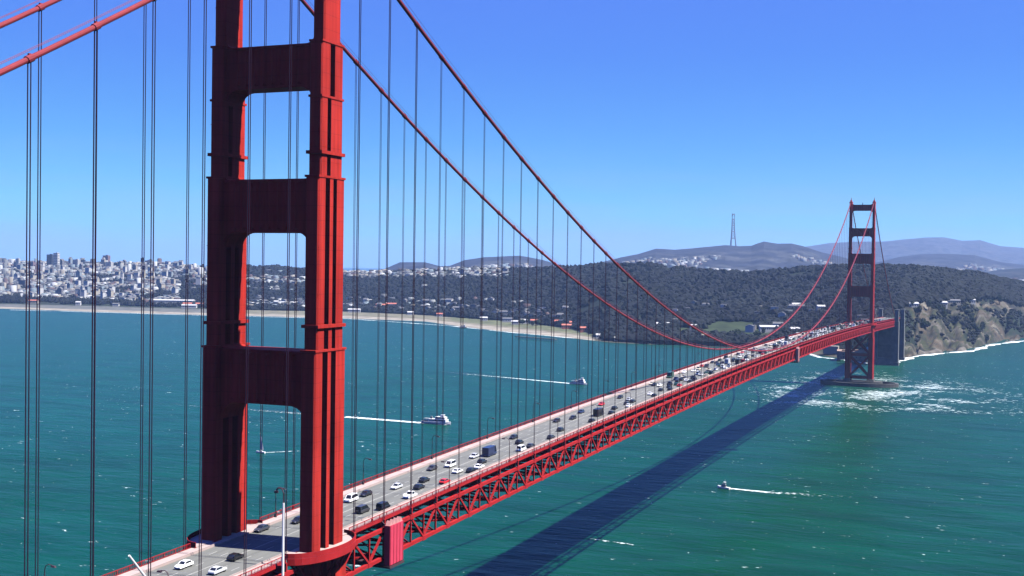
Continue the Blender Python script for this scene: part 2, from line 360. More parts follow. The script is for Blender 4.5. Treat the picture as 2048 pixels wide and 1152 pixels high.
# deck ------------------------------------------------------------
Y0, Y1 = -343, 1740
def strip(m, prof, y0, y1, step=PAN/2, mi=0):
    """sweep a cross-section polygon (x, dz) along the curved deck"""
    n = max(1, int(round((y1-y0)/step))); k = len(prof); vs = []; fs = []
    for i in range(n+1):
        y = y0+(y1-y0)*i/n; z = zd(y); vs += [(x, y, z+d) for x, d in prof]
    for i in range(n):
        for j in range(k): fs.append((i*k+j, i*k+(j+1) % k, (i+1)*k+(j+1) % k, (i+1)*k+j))
    fs += [tuple(range(k)), tuple(n*k+j for j in range(k))]
    m.add(vs, fs, mi)
def rect(x0, x1, z0, z1): return [(x0, z0), (x1, z0), (x1, z1), (x0, z1)]
m = MB(); strip(m, rect(-9.45, 9.45, -.55, 0), Y0, Y1)
for k in range(-22, 114):
    if Y0 < k*PAN < Y1: m.box(0, k*PAN, zd(k*PAN)+.012, 18.8, .18, .016, mi=1)
road = m.build('roadway', [M['asphalt'], M['grey']], bridge)
m = MB()
for x in (-6.3, -3.15, 3.15, 6.3):
    y = Y0+3
    while y < Y1-4:
        m.add([(x-.09, y, zd(y)+.02), (x+.09, y, zd(y)+.02), (x+.09, y+3, zd(y+3)+.02), (x-.09, y+3, zd(y+3)+.02)], [(0, 1, 2, 3)]); y += 9
for x in (-.12, .12): strip(m, [(x-.06, .02), (x+.06, .02), (x+.06, .024), (x-.06, .024)], Y0, Y1)
m.build('lane_marking', M['line'], road)
for sx in (-1, 1):
    m = MB(); a, b = sorted((sx*9.47, sx*13.0)); strip(m, rect(a, b, -.5, .28), Y0, Y1); sw = m.build('sidewalk', M['walk'], bridge)
    m = MB()
    X = sx*13.05
    for (a, b) in ((Y0, -14), (14, 1266), (1294, Y1)):
        for zz, h in ((1.42, .14), (.42, .12)): strip(m, rect(X-.07, X+.07, zz-h/2, zz+h/2), a, b)
        strip(m, rect(X-.12, X+.12, -.55, .22), a, b)            # fascia girder
        n = int((b-a)/.55)
        for i in range(n+1):
            y = a+(b-a)*i/n; w = .09 if i % 7 else .22
            m.box(X, y, zd(y)+.85, .07 if i % 7 else .16, w, 1.15)
    m.build('railing', M['truss'], sw)
    m = MB()                                                     # low curb rail between road and walk
    for (a, b) in ((Y0, -8), (8, 1272), (1288, Y1)): strip(m, rect(sx*9.62-.06, sx*9.62+.06, .28, .62), a, b)
    m.build('curb_rail', M['walk'], sw)
# stiffening trusses
for sx in (-1, 1):
    m = MB(); X = sx*HW; TT, BB = -2.5, -9.9
    for (a, b) in ((Y0, 1623),):
        strip(m, rect(X-.45, X+.45, TT-.45, TT+.45), a, b); strip(m, rect(X-.45, X+.45, BB-.45, BB+.45), a, b)
    strip(m, rect(X-2.4, X-2.2, TT+.45, -.9) if sx > 0 else rect(X+2.2, X+2.4, TT+.45, -.9), Y0, 1623)
    k = -45
    while True:
        y = k*PAN/2; k += 1
        if y < Y0: continue
        if y > 1615: break
        z = zd(y)
        m.box(X, y, z+(TT+BB)/2, .42, .42, TT-BB-.9)
        y2 = y+PAN/2; z2 = zd(y2)
        if k % 2: m.beam((X, y, z+TT-.3), (X, y2, z2+BB+.3), .5, .55)
        else: m.beam((X, y, z+BB+.3), (X, y2, z2+TT-.3), .5, .55)
        if k % 2: m.box(X+sx*.28, y, z+TT, .5, 2.0, 1.3)
        else: m.box(X+sx*.28, y, z+BB, .5, 2.0, 1.2)
        if k % 2: m.box(X+sx*.2, y, z-1.2, .5, .5, 2.6)       # bracket under the walk
    m.build('stiffening_truss', M['truss'], bridge)
m = MB()
for k in range(-22, 107):
    y = k*PAN; z = zd(y)
    if y > 1615: break
    m.box(0, y, z-1.7, 2*HW-1.2, .6, 1.8); m.box(0, y, z-9.9, 2*HW-1.2, .6, .8)
    for o in (-9, -4.5, 0, 4.5, 9): pass
    y2 = y+PAN; z2 = zd(y2)
    m.beam((-HW+.5, y, z-9.9), (HW-.5, y2, z2-9.9), .5, .5); m.beam((HW-.5, y, z-10.3), (-HW+.5, y2, z2-10.3), .5, .45)
    m.beam((-HW+.6, y, z-9.6), (0, y, z-2.4), .35, .35); m.beam((HW-.6, y, z-9.6), (0, y, z-2.4), .35, .35)
for x in (-7.5, -3.8, 0, 3.8, 7.5): strip(m, rect(x-.25, x+.25, -1.4, -.56), Y0, 1623, PAN)
m.build('floor_bracing', M['truss'], bridge)
# south pylons, arch and the viaduct over the old fort
def pylon(yc, ztop, half=20):
    m = MB()
    for sx in (-1, 1):
        m.box(sx*(half-5), yc, 33, 10, 14, 66); m.box(sx*(half-3.4), yc, (66+ztop)/2, 5.6, 10, ztop-66)
        m.box(sx*(half-3.4), yc, ztop+.6, 6.6, 11, 1.2)
        for q in (-1, 0, 1): m.box(sx*(half-5)+q*3, yc-7.15, 33, 1., .4, 60)
        m.box(sx*(half-5), yc, 2, 12, 17, 6)
    m.box(0, yc, 58, 2*half-20.5, 11, 14); m.box(0, yc, 30, 2*half-20.5, 4, 3); m.box(0, yc, 5, 2*half-20.5, 11, 12)
    m.box(0, yc+2.5, 30, 2*half-20.2, 1, 52)
    m.build('pylon', M['concrete'], bridge)
pylon(1623, 83); pylon(1735, 80)
m = MB()
for sx in (-1, 1):
    P = [(sx*12, 1630+98*i/16, 14+44*(1-((i-8)/8)**2)) for i in range(17)]
    for a, b in zip(P[:-1], P[1:]): m.beam(a, b, 1.4, 3.)
    for p in P[1:-1]: m.box(p[0], p[1], (p[2]+66)/2, .8, .8, 66-p[2])
    m.box(sx*12, 1679, 66.8, 1.2, 97, 2.2)
m.build('arch', M['truss'], bridge)
# ------------------------------------------------------------------ things on the bridge
def lab_ord(n):
    o = ['first', 'second', 'third', 'fourth', 'fifth', 'sixth', 'seventh', 'eighth', 'ninth', 'tenth', 'eleventh', 'twelfth', 'thirteenth', 'fourteenth', 'fifteenth', 'sixteenth', 'seventeenth', 'eighteenth', 'nineteenth', 'twentieth']
    if n <= 20: return o[n-1]
    t, u = divmod(n, 10); T = {2: 'twenty', 3: 'thirty', 4: 'forty', 5: 'fifty', 6: 'sixty'}[t]
    return {2: 'twentieth', 3: 'thirtieth', 4: 'fortieth', 5: 'fiftieth', 6: 'sixtieth'}[t] if u == 0 else T+'-'+o[u-1]
def make_lamp():
    r = empty('street_lamp', (0, 0, 0))
    m = MB(); m.box(0, 0, .4, .5, .5, .8, taper=.8); m.tube([(0, 0, .5), (0, 0, 6.8)], [.14, .10], 6)
    m.tube([(0, 0, 6.7), (.25, 0, 7.5), (.9, 0, 7.9), (1.9, 0, 7.8)], .09, 6); m.build('post', M['lamp'], r)
    m = MB(); m.box(2.2, 0, 7.6, 1.1, .5, .32, taper=.7); m.build('lamp_head', M['lamp'], r)
    return r
def copy_tree(o, parent=None):
    c = o.copy(); C.objects.link(c)
    if parent: c.parent = parent
    for ch in list(o.children): copy_tree(ch, c)
    return c
lamp0 = make_lamp(); first = True; cnt = {(-1, 0): 0, (1, 0): 0, (-1, 1): 0, (1, 1): 0}
for i, y in enumerate([-60, -14]+[20.4+45.7*k for k in range(28)]+[1300, 1345, 1391, 1437, 1483, 1529, 1575]):
    for sx in (-1, 1):
        if y == -14: continue
        o = lamp0 if first else copy_tree(lamp0); first = False
        o.location = (sx*12.6, y+(0 if sx < 0 else 6.), zd(y)+.28); o.rotation_euler = (0, 0, 0 if sx < 0 else PI)
        side = 'left sidewalk' if sx < 0 else 'right sidewalk'
        if y < 0: lb = 'dark lamp post in front of the near tower on the '+side
        else:
            if y < 1290: cnt[(sx, 0)] += 1; lb = f"dark curved lamp post, {lab_ord(cnt[(sx,0)])} past the near tower on the {side}"
            else: cnt[(sx, 1)] += 1; lb = f"dark lamp post, {lab_ord(cnt[(sx,1)])} beyond the far tower on the {side}"
        tag(o, lb, 'street lamp', 'lamp posts along the bridge')
# maintenance travellers
def traveller(y, cloth, name, label, L_=7.4, h=10.2):
    r = tag(empty(name, (HW+1.9, y, zd(y)-11.4)), label, 'scaffold')
    m = MB(); m.box(0, 0, h/2, 1.7, L_, h)
    for k in range(5): m.box(.9, -L_/2+.3+k*(L_-.6)/4, h/2, .12, .1, h)
    m.build('screen', cloth, r)
    m = MB()
    for k in range(4): m.prism([(-L_/2+k*L_/4+.1, h), (-L_/2+(k+1)*L_/4-.1, h), (-L_/2+(k+.5)*L_/4, h+1.2)], -.6, .6, 'x')
    m.build('guard', M['pinkpale'], r)
    m = MB(); m.box(-14.5, 0, -.6, 30, L_-.6, .7); m.box(0, 0, -.55, 2.1, L_+.5, .5)
    for k in (-1, 1): m.beam((-.9, k*L_*.42, h), (-2.0, k*L_*.42, h+.8), .3, .3)
    m.build('platform', M['lamp'], r)
traveller(32.6, M['pink'], 'maintenance_scaffold', 'bright pinkish red sheeted scaffold box hanging on the truss beside the near tower')
traveller(693, M['pinkpale'], 'maintenance_scaffold', 'pale pink scaffold box hanging on the truss towards the far tower', 7.0, 10)
# white mast at the right hand walk in front of the near tower
def onX(X, Y, x): d = ray(X, Y); return CAM+d*((x-CAM[0])/d[0])
a, b = onX(568, 1170, 14.7), onX(567, 1006, 14.7); zb = zd(a[1])-2.; hh = b[2]-zb
r = tag(empty('mast', (14.7, b[1], zb)), 'tall thin white mast rising in front of the near tower', 'mast')
m = MB(); m.tube([(0, 0, 0), (0, 0, hh)], [.32, .24], 8); m.build('pole', M['white'], r)
m = MB(); m.tube([(0, 0, hh), (0, 0, hh+2.2), (-.5, .0, hh+3.2), (-1.4, 0, hh+3.2), (-1.8, 0, hh+2.6)], .14, 6); m.box(-1.9, 0, hh+2.3, .8, .5, .5); m.build('lamp_arm', M['lamp'], r)
m = MB(); m.box(-.9, 0, 1.8, 2., .5, .5); m.build('bracket', M['truss'], r)
m = MB(); m.tube([onX(318, 1190, 13.6), onX(258, 1111, 13.6)], [.26, .20], 8)
tag(m.build('pole', M['white']), 'leaning white pole at the bottom left edge of the bridge', 'pole')
# cars ------------------------------------------------------------
CARC = {'white': (.8, .8, .8), 'black': (.012, .012, .015), 'dark blue': (.015, .025, .07), 'dark grey': (.035, .035, .04), 'silver': (.45, .46, .48), 'red': (.45, .02, .02), 'green': (.02, .07, .05), 'beige': (.5, .45, .36)}
for n, c in CARC.items(): M['car_'+n] = mat('car_paint_'+n.replace(' ', '_'), c, .28, var=.02, spec=.5)
def loft(m, secs, mi=0):
    """secs: list of closed rings with the same count"""
    k = len(secs[0]); vs = [p for s in secs for p in s]; fs = []
    for i in range(len(secs)-1):
        for j in range(k): fs.append((i*k+j, i*k+(j+1) % k, (i+1)*k+(j+1) % k, (i+1)*k+j))
    fs += [tuple(range(k-1, -1, -1)), tuple((len(secs)-1)*k+j for j in range(k))]; m.add(vs, fs, mi)
SHAPES = {  # length, width, belt height, roof height, cabin start/end (base), cabin start/end (roof)
 'car': (4.7, 1.85, .95, 1.45, -1.9, .95, -1.3, .25), 'van': (5.0, 2.0, 1.1, 2.0, -2.4, 1.6, -2.3, .9), 'pickup truck': (5.4, 2.0, 1.05, 1.8, -.6, 1.4, -.4, .7), 'box truck': (7.6, 2.4, 1.1, 3.1, 1.6, 3.3, 1.6, 2.9)}
def car_meshes(kind):
    L_, W_, hb, hr, c0, c1, r0_, r1_ = SHAPES[kind]
    body = MB(); xs = [-L_/2, -L_/2+.12, -L_/2+.5, 0, L_/2-.7, L_/2-.12, L_/2]; hs = [hb-.3, hb-.06, hb, hb, hb-.06, hb-.22, hb-.4]; ws = [.88, .96, 1, 1, .99, .93, .84]
    loft(body, [[(-W_/2*w, y, .38), (-W_/2*w, y, h-.18), (-W_/2*w*.93, y, h), (W_/2*w*.93, y, h), (W_/2*w, y, h-.18), (W_/2*w, y, .38)] for y, h, w in zip(xs, hs, ws)])
    a = W_/2*.92; b = W_/2*.76
    body.add([(-b, r0_, hr), (b, r0_, hr), (b, r1_, hr), (-b, r1_, hr), (-b, r0_, hr-.07), (b, r0_, hr-.07), (b, r1_, hr-.07), (-b, r1_, hr-.07)], [(0, 1, 2, 3), (4, 7, 6, 5), (0, 4, 5, 1), (1, 5, 6, 2), (2, 6, 7, 3), (3, 7, 4, 0)])
    for sx in (-1, 1):
        for (p, q) in ((c0, r0_), (c1, r1_)): body.beam((sx*a, p, hb-.02), (sx*b, q, hr-.05), .12, .12)
    if kind == 'box truck': body.box(0, -1.1, 1.95, 2.4, 5.2, 2.4)
    if kind == 'pickup truck': body.box(-.9, -1.7, 1.2, .1, 1.9, .35); body.box(.9, -1.7, 1.2, .1, 1.9, .35)
    gl = MB(); gl.add([(-a+.03, c0+.05, hb-.03), (a-.03, c0+.05, hb-.03), (a-.03, c1-.05, hb-.03), (-a+.03, c1-.05, hb-.03), (-b+.02, r0_+.03, hr-.05), (b-.02, r0_+.03, hr-.05), (b-.02, r1_-.03, hr-.05), (-b+.02, r1_-.03, hr-.05)],
        [(0, 1, 5, 4), (1, 2, 6, 5), (2, 3, 7, 6), (3, 0, 4, 7), (4, 5, 6, 7), (3, 2, 1, 0)])
    wh = MB(); wh.tube([(-.13, 0, 0), (.13, 0, 0)], .34, 12)
    hl = MB(); hl.box(0, 0, 0, .34, .1, .16)
    far = MB()
    return body, gl, wh, hl, (L_, W_)
protos = {}
def car_proto(kind, col):
    if (kind, col) in protos: return protos[(kind, col)]
    body, gl, wh, hl, (L_, W_) = car_meshes(kind)
    nm = {'car': 'car', 'van': 'van', 'pickup truck': 'pickup_truck', 'box truck': 'box_truck'}[kind]
    r = empty(nm, (0, 0, 0)); body.build('body', M['car_'+col], r); gl.build('windows', M['glass'], r)
    w0 = None
    for sx in (-1, 1):
        for sy in (-1, 1):
            if w0 is None: w0 = wh.build('wheel', M['rubber'], r); w = w0
            else: w = w0.copy(); C.objects.link(w); w.parent = r
            w.location = (sx*(W_/2-.14), sy*L_*.3, .34)
        h = hl.build('headlight', M['white'], r); h.location = (sx*(W_/2-.35), L_/2-.02, SHAPES[kind][2]-.33)
    # far version, one mesh
    fm = MB(); B, G, Wm, H, _ = car_meshes(kind); fm.add(B.v, B.f, 0); fm.add(G.v, G.f, 1)
    for sx in (-1, 1):
        for sy in (-1, 1): fm.tube([(sx*(W_/2-.14)-.13, sy*L_*.3, .34), (sx*(W_/2-.14)+.13, sy*L_*.3, .34)], .34, 8, mi=2)
    fo = fm.build(nm, [M['car_'+col], M['glass'], M['rubber']])
    protos[(kind, col)] = [r, fo, False, False]; return protos[(kind, col)]
LANES = [-7.9, -4.75, -1.6, 1.6, 4.75, 7.9]
cars = []
def place_px(X, Y, col, kind='car', lane=None):
    # intersect with the deck surface
    z = 80.
    for _ in range(6): P = atZ(X, Y, z+.7); z = zd(P[1])
    l = min(range(6), key=lambda i: abs(LANES[i]-P[0])); 
    if lane is not None: l = lane
    for (l2, y2, *_r) in cars:
        if l2 == l and abs(y2-P[1]) < 6.5: return
    cars.append((l, P[1], col, kind))
K, Wt, Bl, G_, S_, R_ = 'black', 'white', 'dark blue', 'dark grey', 'silver', 'red'
for t in [(378, 1130, Wt), (475, 1113, K), (440, 1140, S_), (590, 1039, K), (530, 1057, G_), (693, 997, Wt, 'van'), (736, 987, K), (719, 1019, G_, 'van'), (764, 1013, K, 'van'), (790, 972, S_), (827, 991, Wt, 'pickup truck'), (820, 997, K),
          (851, 959, K), (862, 955, Wt), (841, 973, K), (858, 935, G_), (886, 931, K), (910, 930, Wt, 'van'), (923, 942, Wt), (900, 963, R_), (942, 911, S_), (980, 907, Bl, 'box truck'), (972, 923, K), (965, 933, Wt), (956, 941, K),
          (1033, 874, K), (1047, 884, K), (1064, 891, G_), (1036, 897, Wt, 'van'), (1120, 841, K), (1115, 858, K), (1109, 874, G_), (1148, 835, K), (1165, 823, Bl), (1193, 828, K, 'box truck'), (1190, 841, K), (1223, 815, K), (1228, 825, K),
          (1245, 794, K), (1252, 806, G_), (1268, 802, K), (1207, 808, R_), (1258, 798, S_), (1274, 812, Wt), (1297, 787, Wt), (1306, 790, K), (1314, 791, K), (1320, 770, Wt), (1318, 779, K), (1342, 773, K), (1346, 778, K), (1360, 762, K), (1378, 762, K)]: place_px(*t)
rc = random.Random(5)
for l in range(6):
    y = 352+rc.random()*14
    while y < 1600:
        if all(not (c[0] == l and abs(c[1]-y) < 8) for c in cars):
            cars.append((l, y, rc.choice([K, K, K, Bl, G_, G_, Wt, Wt, Wt, S_, S_, 'beige', R_, 'green']), rc.choice(['car']*7+['van']*3+['pickup truck', 'box truck'])))
        y += 12+rc.expovariate(1/(17.))
lanename = ['lane beside left sidewalk', 'second lane from left sidewalk', 'third lane from left sidewalk',
            'third lane from right sidewalk', 'second lane from right sidewalk', 'lane beside right sidewalk']
# nearest 290 cars are kept
cars.sort(key=lambda c: c[1]); cars = cars[:292]
num = [0]*6
for l, y, col, kind in cars:
    pr = car_proto(kind, col); near = y < 330
    if near: o = pr[0] if not pr[2] else copy_tree(pr[0]); pr[2] = True
    else: o = pr[1] if not pr[3] else copy_tree(pr[1]); pr[3] = True
    dz = math.atan((zd(y+1)-zd(y-1))/2)
    d = 1 if l >= 3 else -1                     # right hand side drives away from the viewer
    o.location = (LANES[l]+rc.uniform(-.25, .25), y, zd(y)+.012); o.rotation_euler = (dz*d, 0, 0 if d > 0 else PI)
    if y > 0: num[l] += 1; lb = f"{col} {kind}, {lab_ord(num[l])} past the near tower, {lanename[l]}"
    else: lb = f"{col} {kind} in front of the near tower {lanename[l]}"
    tag(o, lb, kind if kind in ('car', 'van') else 'truck', 'cars and trucks crossing the bridge')
for pr in protos.values():
    for i, used in ((0, 2), (1, 3)):
        if not pr[used]:
            for ch in list(pr[i].children): bpy.data.objects.remove(ch)
            bpy.data.objects.remove(pr[i])
# ------------------------------------------------------------------ water
n = 1; S = 24000
tag(np_mesh('water', [(-S, -6000, 0), (S, -6000, 0), (S, S, 0), (-S, S, 0)], [(0, 1, 2, 3)], M['water'], smooth=False), kind='structure')
# ------------------------------------------------------------------ land
def hz(X): # image row of the true horizon
    return 576+F*(-u_@np.array([0, 0, 0.]))
def ctl(X, lst):
    """list of (row, depth or ('z', height)) -> world points"""
    out = []
    for Y, d in lst:
        if isinstance(d, tuple): out.append(atD(X, Y, Dz(X, Y, d[1])))
        else: out.append(atD(X, Y, d))
    return np.array(out)
def col(X, shore, flat, rows, crest, behind=450):
    D0 = Dz(X, shore, 0.); L = []
    L.append((shore, ('z', 0.)))
    P = []
    if flat is not None: L.append((flat[0], ('z', flat[1]))); D1 = Dz(X, flat[0], flat[1])
    else: D1 = D0
    for Y, dd in rows: L.append((Y, D1+dd))
    L.append((crest[0], crest[1]))
    pts = ctl(X, L)
    d = pts[0]-CAM; d[2] = 0; d /= np.linalg.norm(d)
    pre = pts[0]-d*60; pre[2] = -8
    b1 = pts[-1]+d*behind; b1[2] = max(20, pts[-1][2]-40)
    h = pts[-1]-CAM; h[2] = 0; q = CAM+d*7600; q[2] = 25
    return np.vstack([pre, pts, b1, q])
COLS = {
 -500: col(-500, 606, (600, 4.), [(592, 150), (572, 600), (548, 1200)], (516, 5600)),
 31: col(31, 618, (608, 4.), [(599, 150), (575, 600), (551, 1200)], (527, 5400)),
 200: col(200, 624, (612, 4.), [(603, 150), (579, 600), (553, 1150)], (529, 5300)),
 330: col(330, 628, (616, 4.), [(606, 150), (582, 560), (556, 1050)], (532, 5000)),
 420: col(420, 630, (618, 4.), [(606, 150), (582, 450), (556, 900)], (534, 4700)),
 550: col(550, 633, (621, 4.), [(608, 150), (585, 400), (560, 750)], (534, 4500)),
 700: col(700, 637, (623, 4.), [(611, 150), (590, 350), (564, 650)], (549, 4300)),
 850: col(850, 643, (630, 4.), [(616, 120), (590, 350), (564, 600)], (544, 4100)),
 930: col(930, 654, (636, 4.), [(622, 120), (594, 330), (566, 600)], (543, 3900)),
 1030: col(1030, 665, (643, 4.5), [(628, 100), (596, 330), (566, 560)], (540, 3750)),
 1150: col(1150, 677, (657, 5.), [(640, 80), (605, 350), (568, 560)], (537, 3600)),
 1220: col(1220, 685, (676, 5.), [(655, 100), (612, 400), (566, 700)], (533, 3450)),
 1300: col(1300, 689, (681, 6.), [(660, 100), (618, 420), (570, 750)], (529, 3350)),
 1400: col(1400, 691, (683, 7.), [(662, 120), (634, 330), (585, 750)], (541, 3250)),
 1500: col(1500, 695, (686, 7.), [(662, 150), (636, 330), (590, 720)], (547, 3200)),
 1600: col(1600, 706, (698, 5.), [(676, 120), (640, 330), (592, 720)], (538, 3150)),
 1680: col(1680, 716, (707, 4.), [(688, 90), (650, 230), (600, 520)], (534, 3100)),
 1745: col(1745, 728, (717, 4.), [(692, 60), (650, 180), (611, 420)], (535, 3000)),
 1795: col(1795, 722, (716, 4.), [(686, 70), (648, 170), (614, 320)], (536, 2950)),
 1837: col(1837, 711, (706, 4.), [(676, 80), (636, 190), (600, 330)], (537, 2900)),
 1886: col(1886, 706, (701, 4.), [(674, 80), (635, 190), (598, 340)], (541, 2900)),
 1947: col(1947, 701, (696, 4.), [(670, 90), (636, 200), (601, 350)], (549, 2950)),
 1995: col(1995, 687, (682, 4.), [(662, 90), (628, 210), (593, 400)], (560, 3050)),
 2060: col(2060, 680, (675, 4.), [(660, 100), (640, 220), (617, 420)], (573, 3200)),
 2200: col(2200, 672, (667, 4.), [(655, 100), (640, 220), (622, 420)], (588, 3400)),
 2700: col(2700, 660, (655, 4.), [(645, 100), (634, 220), (622, 420)], (598, 3600))}
def vnoise(x, y, s, seed=0, oct=4):
    out = 0; amp = 1; tot = 0
    for o in range(oct):
        X, Y = x/s*2**o+seed*13.7, y/s*2**o+seed*7.3; xi, yi = np.floor(X).astype(int), np.floor(Y).astype(int); xf, yf = X-xi, Y-yi
        xf = xf*xf*(3-2*xf); yf = yf*yf*(3-2*yf)
        def h(a, b): v = np.sin(a*127.1+b*311.7+seed*17.)*43758.5453; return v-np.floor(v)
        v = (h(xi, yi)*(1-xf)+h(xi+1, yi)*xf)*(1-yf)+(h(xi, yi+1)*(1-xf)+h(xi+1, yi+1)*xf)*yf
        out = out+amp*(v-.5); tot += amp; amp *= .5
    return out/tot*2
KX = sorted(COLS); KP = np.array([COLS[k] for k in KX]); NK = KP.shape[1]      # columns x controls x 3
def smooth_interp(xq):
    """monotone-ish cubic interpolation across columns"""
    i = np.clip(np.searchsorted(KX, xq)-1, 0, len(KX)-2); t = (xq-np.array(KX)[i])/(np.array(KX)[i+1]-np.array(KX)[i]); t = t*t*(3-2*t)*.5+t*.5
    return KP[i]*(1-t)[:, None, None]+KP[i+1]*t[:, None, None]
def terr_points(X, T):
    """X image column, T in [0, NK-1] along controls -> world points"""
    cp = smooth_interp(X); i = np.clip(T.astype(int), 0, NK-2); f = T-i; ar = np.arange(len(X))
    p = cp[ar, i]*(1-f)[:, None]+cp[ar, i+1]*f[:, None]
    amp = np.interp(T, [0, 1, 2, 3, 4, 5, 6, 7, 8], [0, 0, .6, 3, 7, 8, 6, 6, 6]); bl = np.clip((X-1760)/60, 0, 1)*((T > 1)&(T < 5.2))
    nz = vnoise(p[:, 0], p[:, 1], 260., 1)*amp
    # gullies running down the bluff
    gx = vnoise(X*1.0, T*14, 26., 3, 4); ridge = np.abs(gx)
    nz += bl*(5*vnoise(p[:, 0], p[:, 1], 22., 6, 3)-18*(1-np.clip(ridge*2.6, 0, 1))*np.clip(np.minimum(T-1.1, 5.2-T), 0, 1)+4*vnoise(p[:, 0], p[:, 1], 40., 5))
    p[:, 2] += nz; return p, bl, ridge
nx, nt_ = 900, 240
Xg, Tg = np.meshgrid(np.linspace(-500, 2700, nx), np.concatenate([np.linspace(0, 1, 8)[:-1], np.linspace(1, 2, 20)[:-1], np.linspace(2, 6, 190)[:-1], np.linspace(6, NK-1, nt_-8-20-190+3)]))
ntt = Tg.shape[0]; Pg, blf, ridge = terr_points(Xg.ravel(), Tg.ravel())
Xr, Tr = Xg.ravel(), Tg.ravel()
COLR_S = 1
colr = np.tile(np.array([.03, .042, .026]), (len(Xr), 1))
def paint(mask, c, w=1.): 
    w_ = (mask*w)[:, None]; colr[:] = colr*(1-w_)+np.array(c)*w_
n1 = vnoise(Pg[:, 0], Pg[:, 1], 180., 9); n2 = vnoise(Pg[:, 0], Pg[:, 1], 45., 10)
paint((Xr < 480) & (Tr > 3), (.16, .16, .155)); paint((Xr < 480) & (Tr > 2) & (Tr <= 3), (.05, .065, .045))
paint((Tr < 2) & (Xr < 480), (.20, .21, .19)); paint((Tr < 2) & (Xr >= 480) & (Xr < 1190), (.27, .26, .18)); paint((Tr > .9) & (Tr < 1.32) & (Xr < 1190), (.46, .42, .34))
paint((Xr > 900) & (Xr < 1190) & (Tr > 1.5) & (Tr < 2.2), (.20, .22, .12)); paint((Tr < 1.9) & (Xr >= 1190) & (Xr < 1780), (.13, .12, .09))
paint((Xr > 1340) & (Xr < 1560) & (Tr > 2.25+.2*n1) & (Tr < 3.9+.3*n1) & (Xr > 1350+60*n2), (.058, .082, .036)); paint((Xr > 1580) & (Xr < 1790) & (Tr > 1.5) & (Tr < 3.6), (.10, .10, .075), .7)
b_ = (blf > 0) & (Tr < 5.15)
bn = vnoise(Xr, Tr*40, 36., 21); bn2 = vnoise(Xr+Tr*30, Tr*22, 20., 22, 5)
paint(b_, (.125, .102, .070)); paint(b_ & (bn2 > .32) & (Tr > 3.), (.27, .25, .20)); paint(b_ & (bn2 < -.02) & (Tr > 2.3), (.07, .078, .040)); bn3 = vnoise(Xr+Tr*55, Tr*9, 9., 27, 5); paint(b_ & (bn3 > .26), (.18, .165, .135)); paint(b_ & (bn3 < -.12), (.05, .052, .04)); paint(b_ & (bn < -.2) & (Tr > 2.8), (.03, .045, .028)); paint(b_ & (Tr < 2.15), (.22, .20, .17))
paint((Tr > 6.3), (.10, .105, .09))
Fq = []
idx = np.arange(ntt*nx).reshape(ntt, nx); Fq = np.stack([idx[:-1, :-1], idx[:-1, 1:], idx[1:, 1:], idx[1:, :-1]], -1).reshape(-1, 4)
tag(np_mesh('land', Pg, Fq, M['terrain'], colr*.40), kind='structure')
SUB = []
# distant hills: ridges at their own distance
def ridge_mesh(name, pts, D, foot, c, seed, amp=14, depth=2600, x0=None):
    xs = np.array([p[0] for p in pts], float); ys = np.array([p[1] for p in pts], float)
    X = np.linspace(xs[0], xs[-1], 700); Y = np.interp(X, xs, ys); T = np.linspace(0, 1.6, 140); V = []; Cc = []
    crest = np.array([atD(a, b, D) for a, b in zip(X, Y)]); dirs = crest-CAM; dirs[:, 2] = 0; dirs /= np.linalg.norm(dirs, axis=1)[:, None]
    for t in T:
        s = 1-(1-min(t, 1))**1.0 if t <= 1 else 1-(t-1)*1.2
        s = 3*s*s-2*s**3 if s < 1 else s
        P = crest+dirs*((t-1)*depth); z = foot+(crest[:, 2]-foot)*max(s, 0)
        nzz = (vnoise(P[:, 0], P[:, 1], depth*.25, seed, 6)+.35*vnoise(P[:, 0], P[:, 1], 260., seed+1, 4))*amp*1.6*min(1, 3*abs(1-t)+.25)*(1 if t > .05 else 0); P = P.copy(); P[:, 2] = z+nzz; V.append(P)
        hh = vnoise(P[:, 0], P[:, 1], 170, seed+3, 6); w = ((hh > .08) & (t < .75))[:, None]*1.
        Cc.append(np.array(c)*(1-w)+np.array([.030, .032, .034])*w)
    V = np.concatenate(V); nxx = len(X); idx = np.arange(len(T)*nxx).reshape(len(T), nxx)
    Fq = np.stack([idx[:-1, :-1], idx[:-1, 1:], idx[1:, 1:], idx[1:, :-1]], -1).reshape(-1, 4)
    if D < 12000:
        tt = np.repeat(T, nxx); ok = np.where((tt < .62) & (vnoise(V[:, 0], V[:, 1], 420, 77, 3) > -.05+tt*.45))[0]; SUB.append(V[np.random.default_rng(seed).choice(ok, min(1500, len(ok)), replace=False)])
    tag(np_mesh(name, V, Fq, M['hills'], np.concatenate(Cc)), kind='structure')
ridge_mesh('hill', [(760, 541), (800, 524), (850, 524), (880, 532), (900, 531), (930, 520), (970, 514), (1040, 512), (1085, 520), (1130, 532), (1160, 534), (1185, 527), (1215, 521), (1243, 514), (1275, 508), (1312, 497), (1350, 499), (1410, 494), (1451, 491), (1480, 493), (1503, 492), (1515, 487), (1528, 483), (1555, 487), (1583, 486), (1607, 491), (1642, 503), (1680, 512), (1720, 524), (1750, 533)], 8300, 25, (.016, .018, .024), 31)
ridge_mesh('hill', [(1690, 540), (1740, 528), (1800, 514), (1840, 509), (1880, 508), (1900, 508), (1950, 510), (1975, 517), (2000, 523), (2060, 531), (2200, 545)], 9800, 25, (.018, .02, .026), 37)
ridge_mesh('hill', [(1880, 560), (1960, 548), (2000, 541), (2048, 537), (2200, 535), (2400, 560)], 7000, 25, (.014, .018, .02), 47)
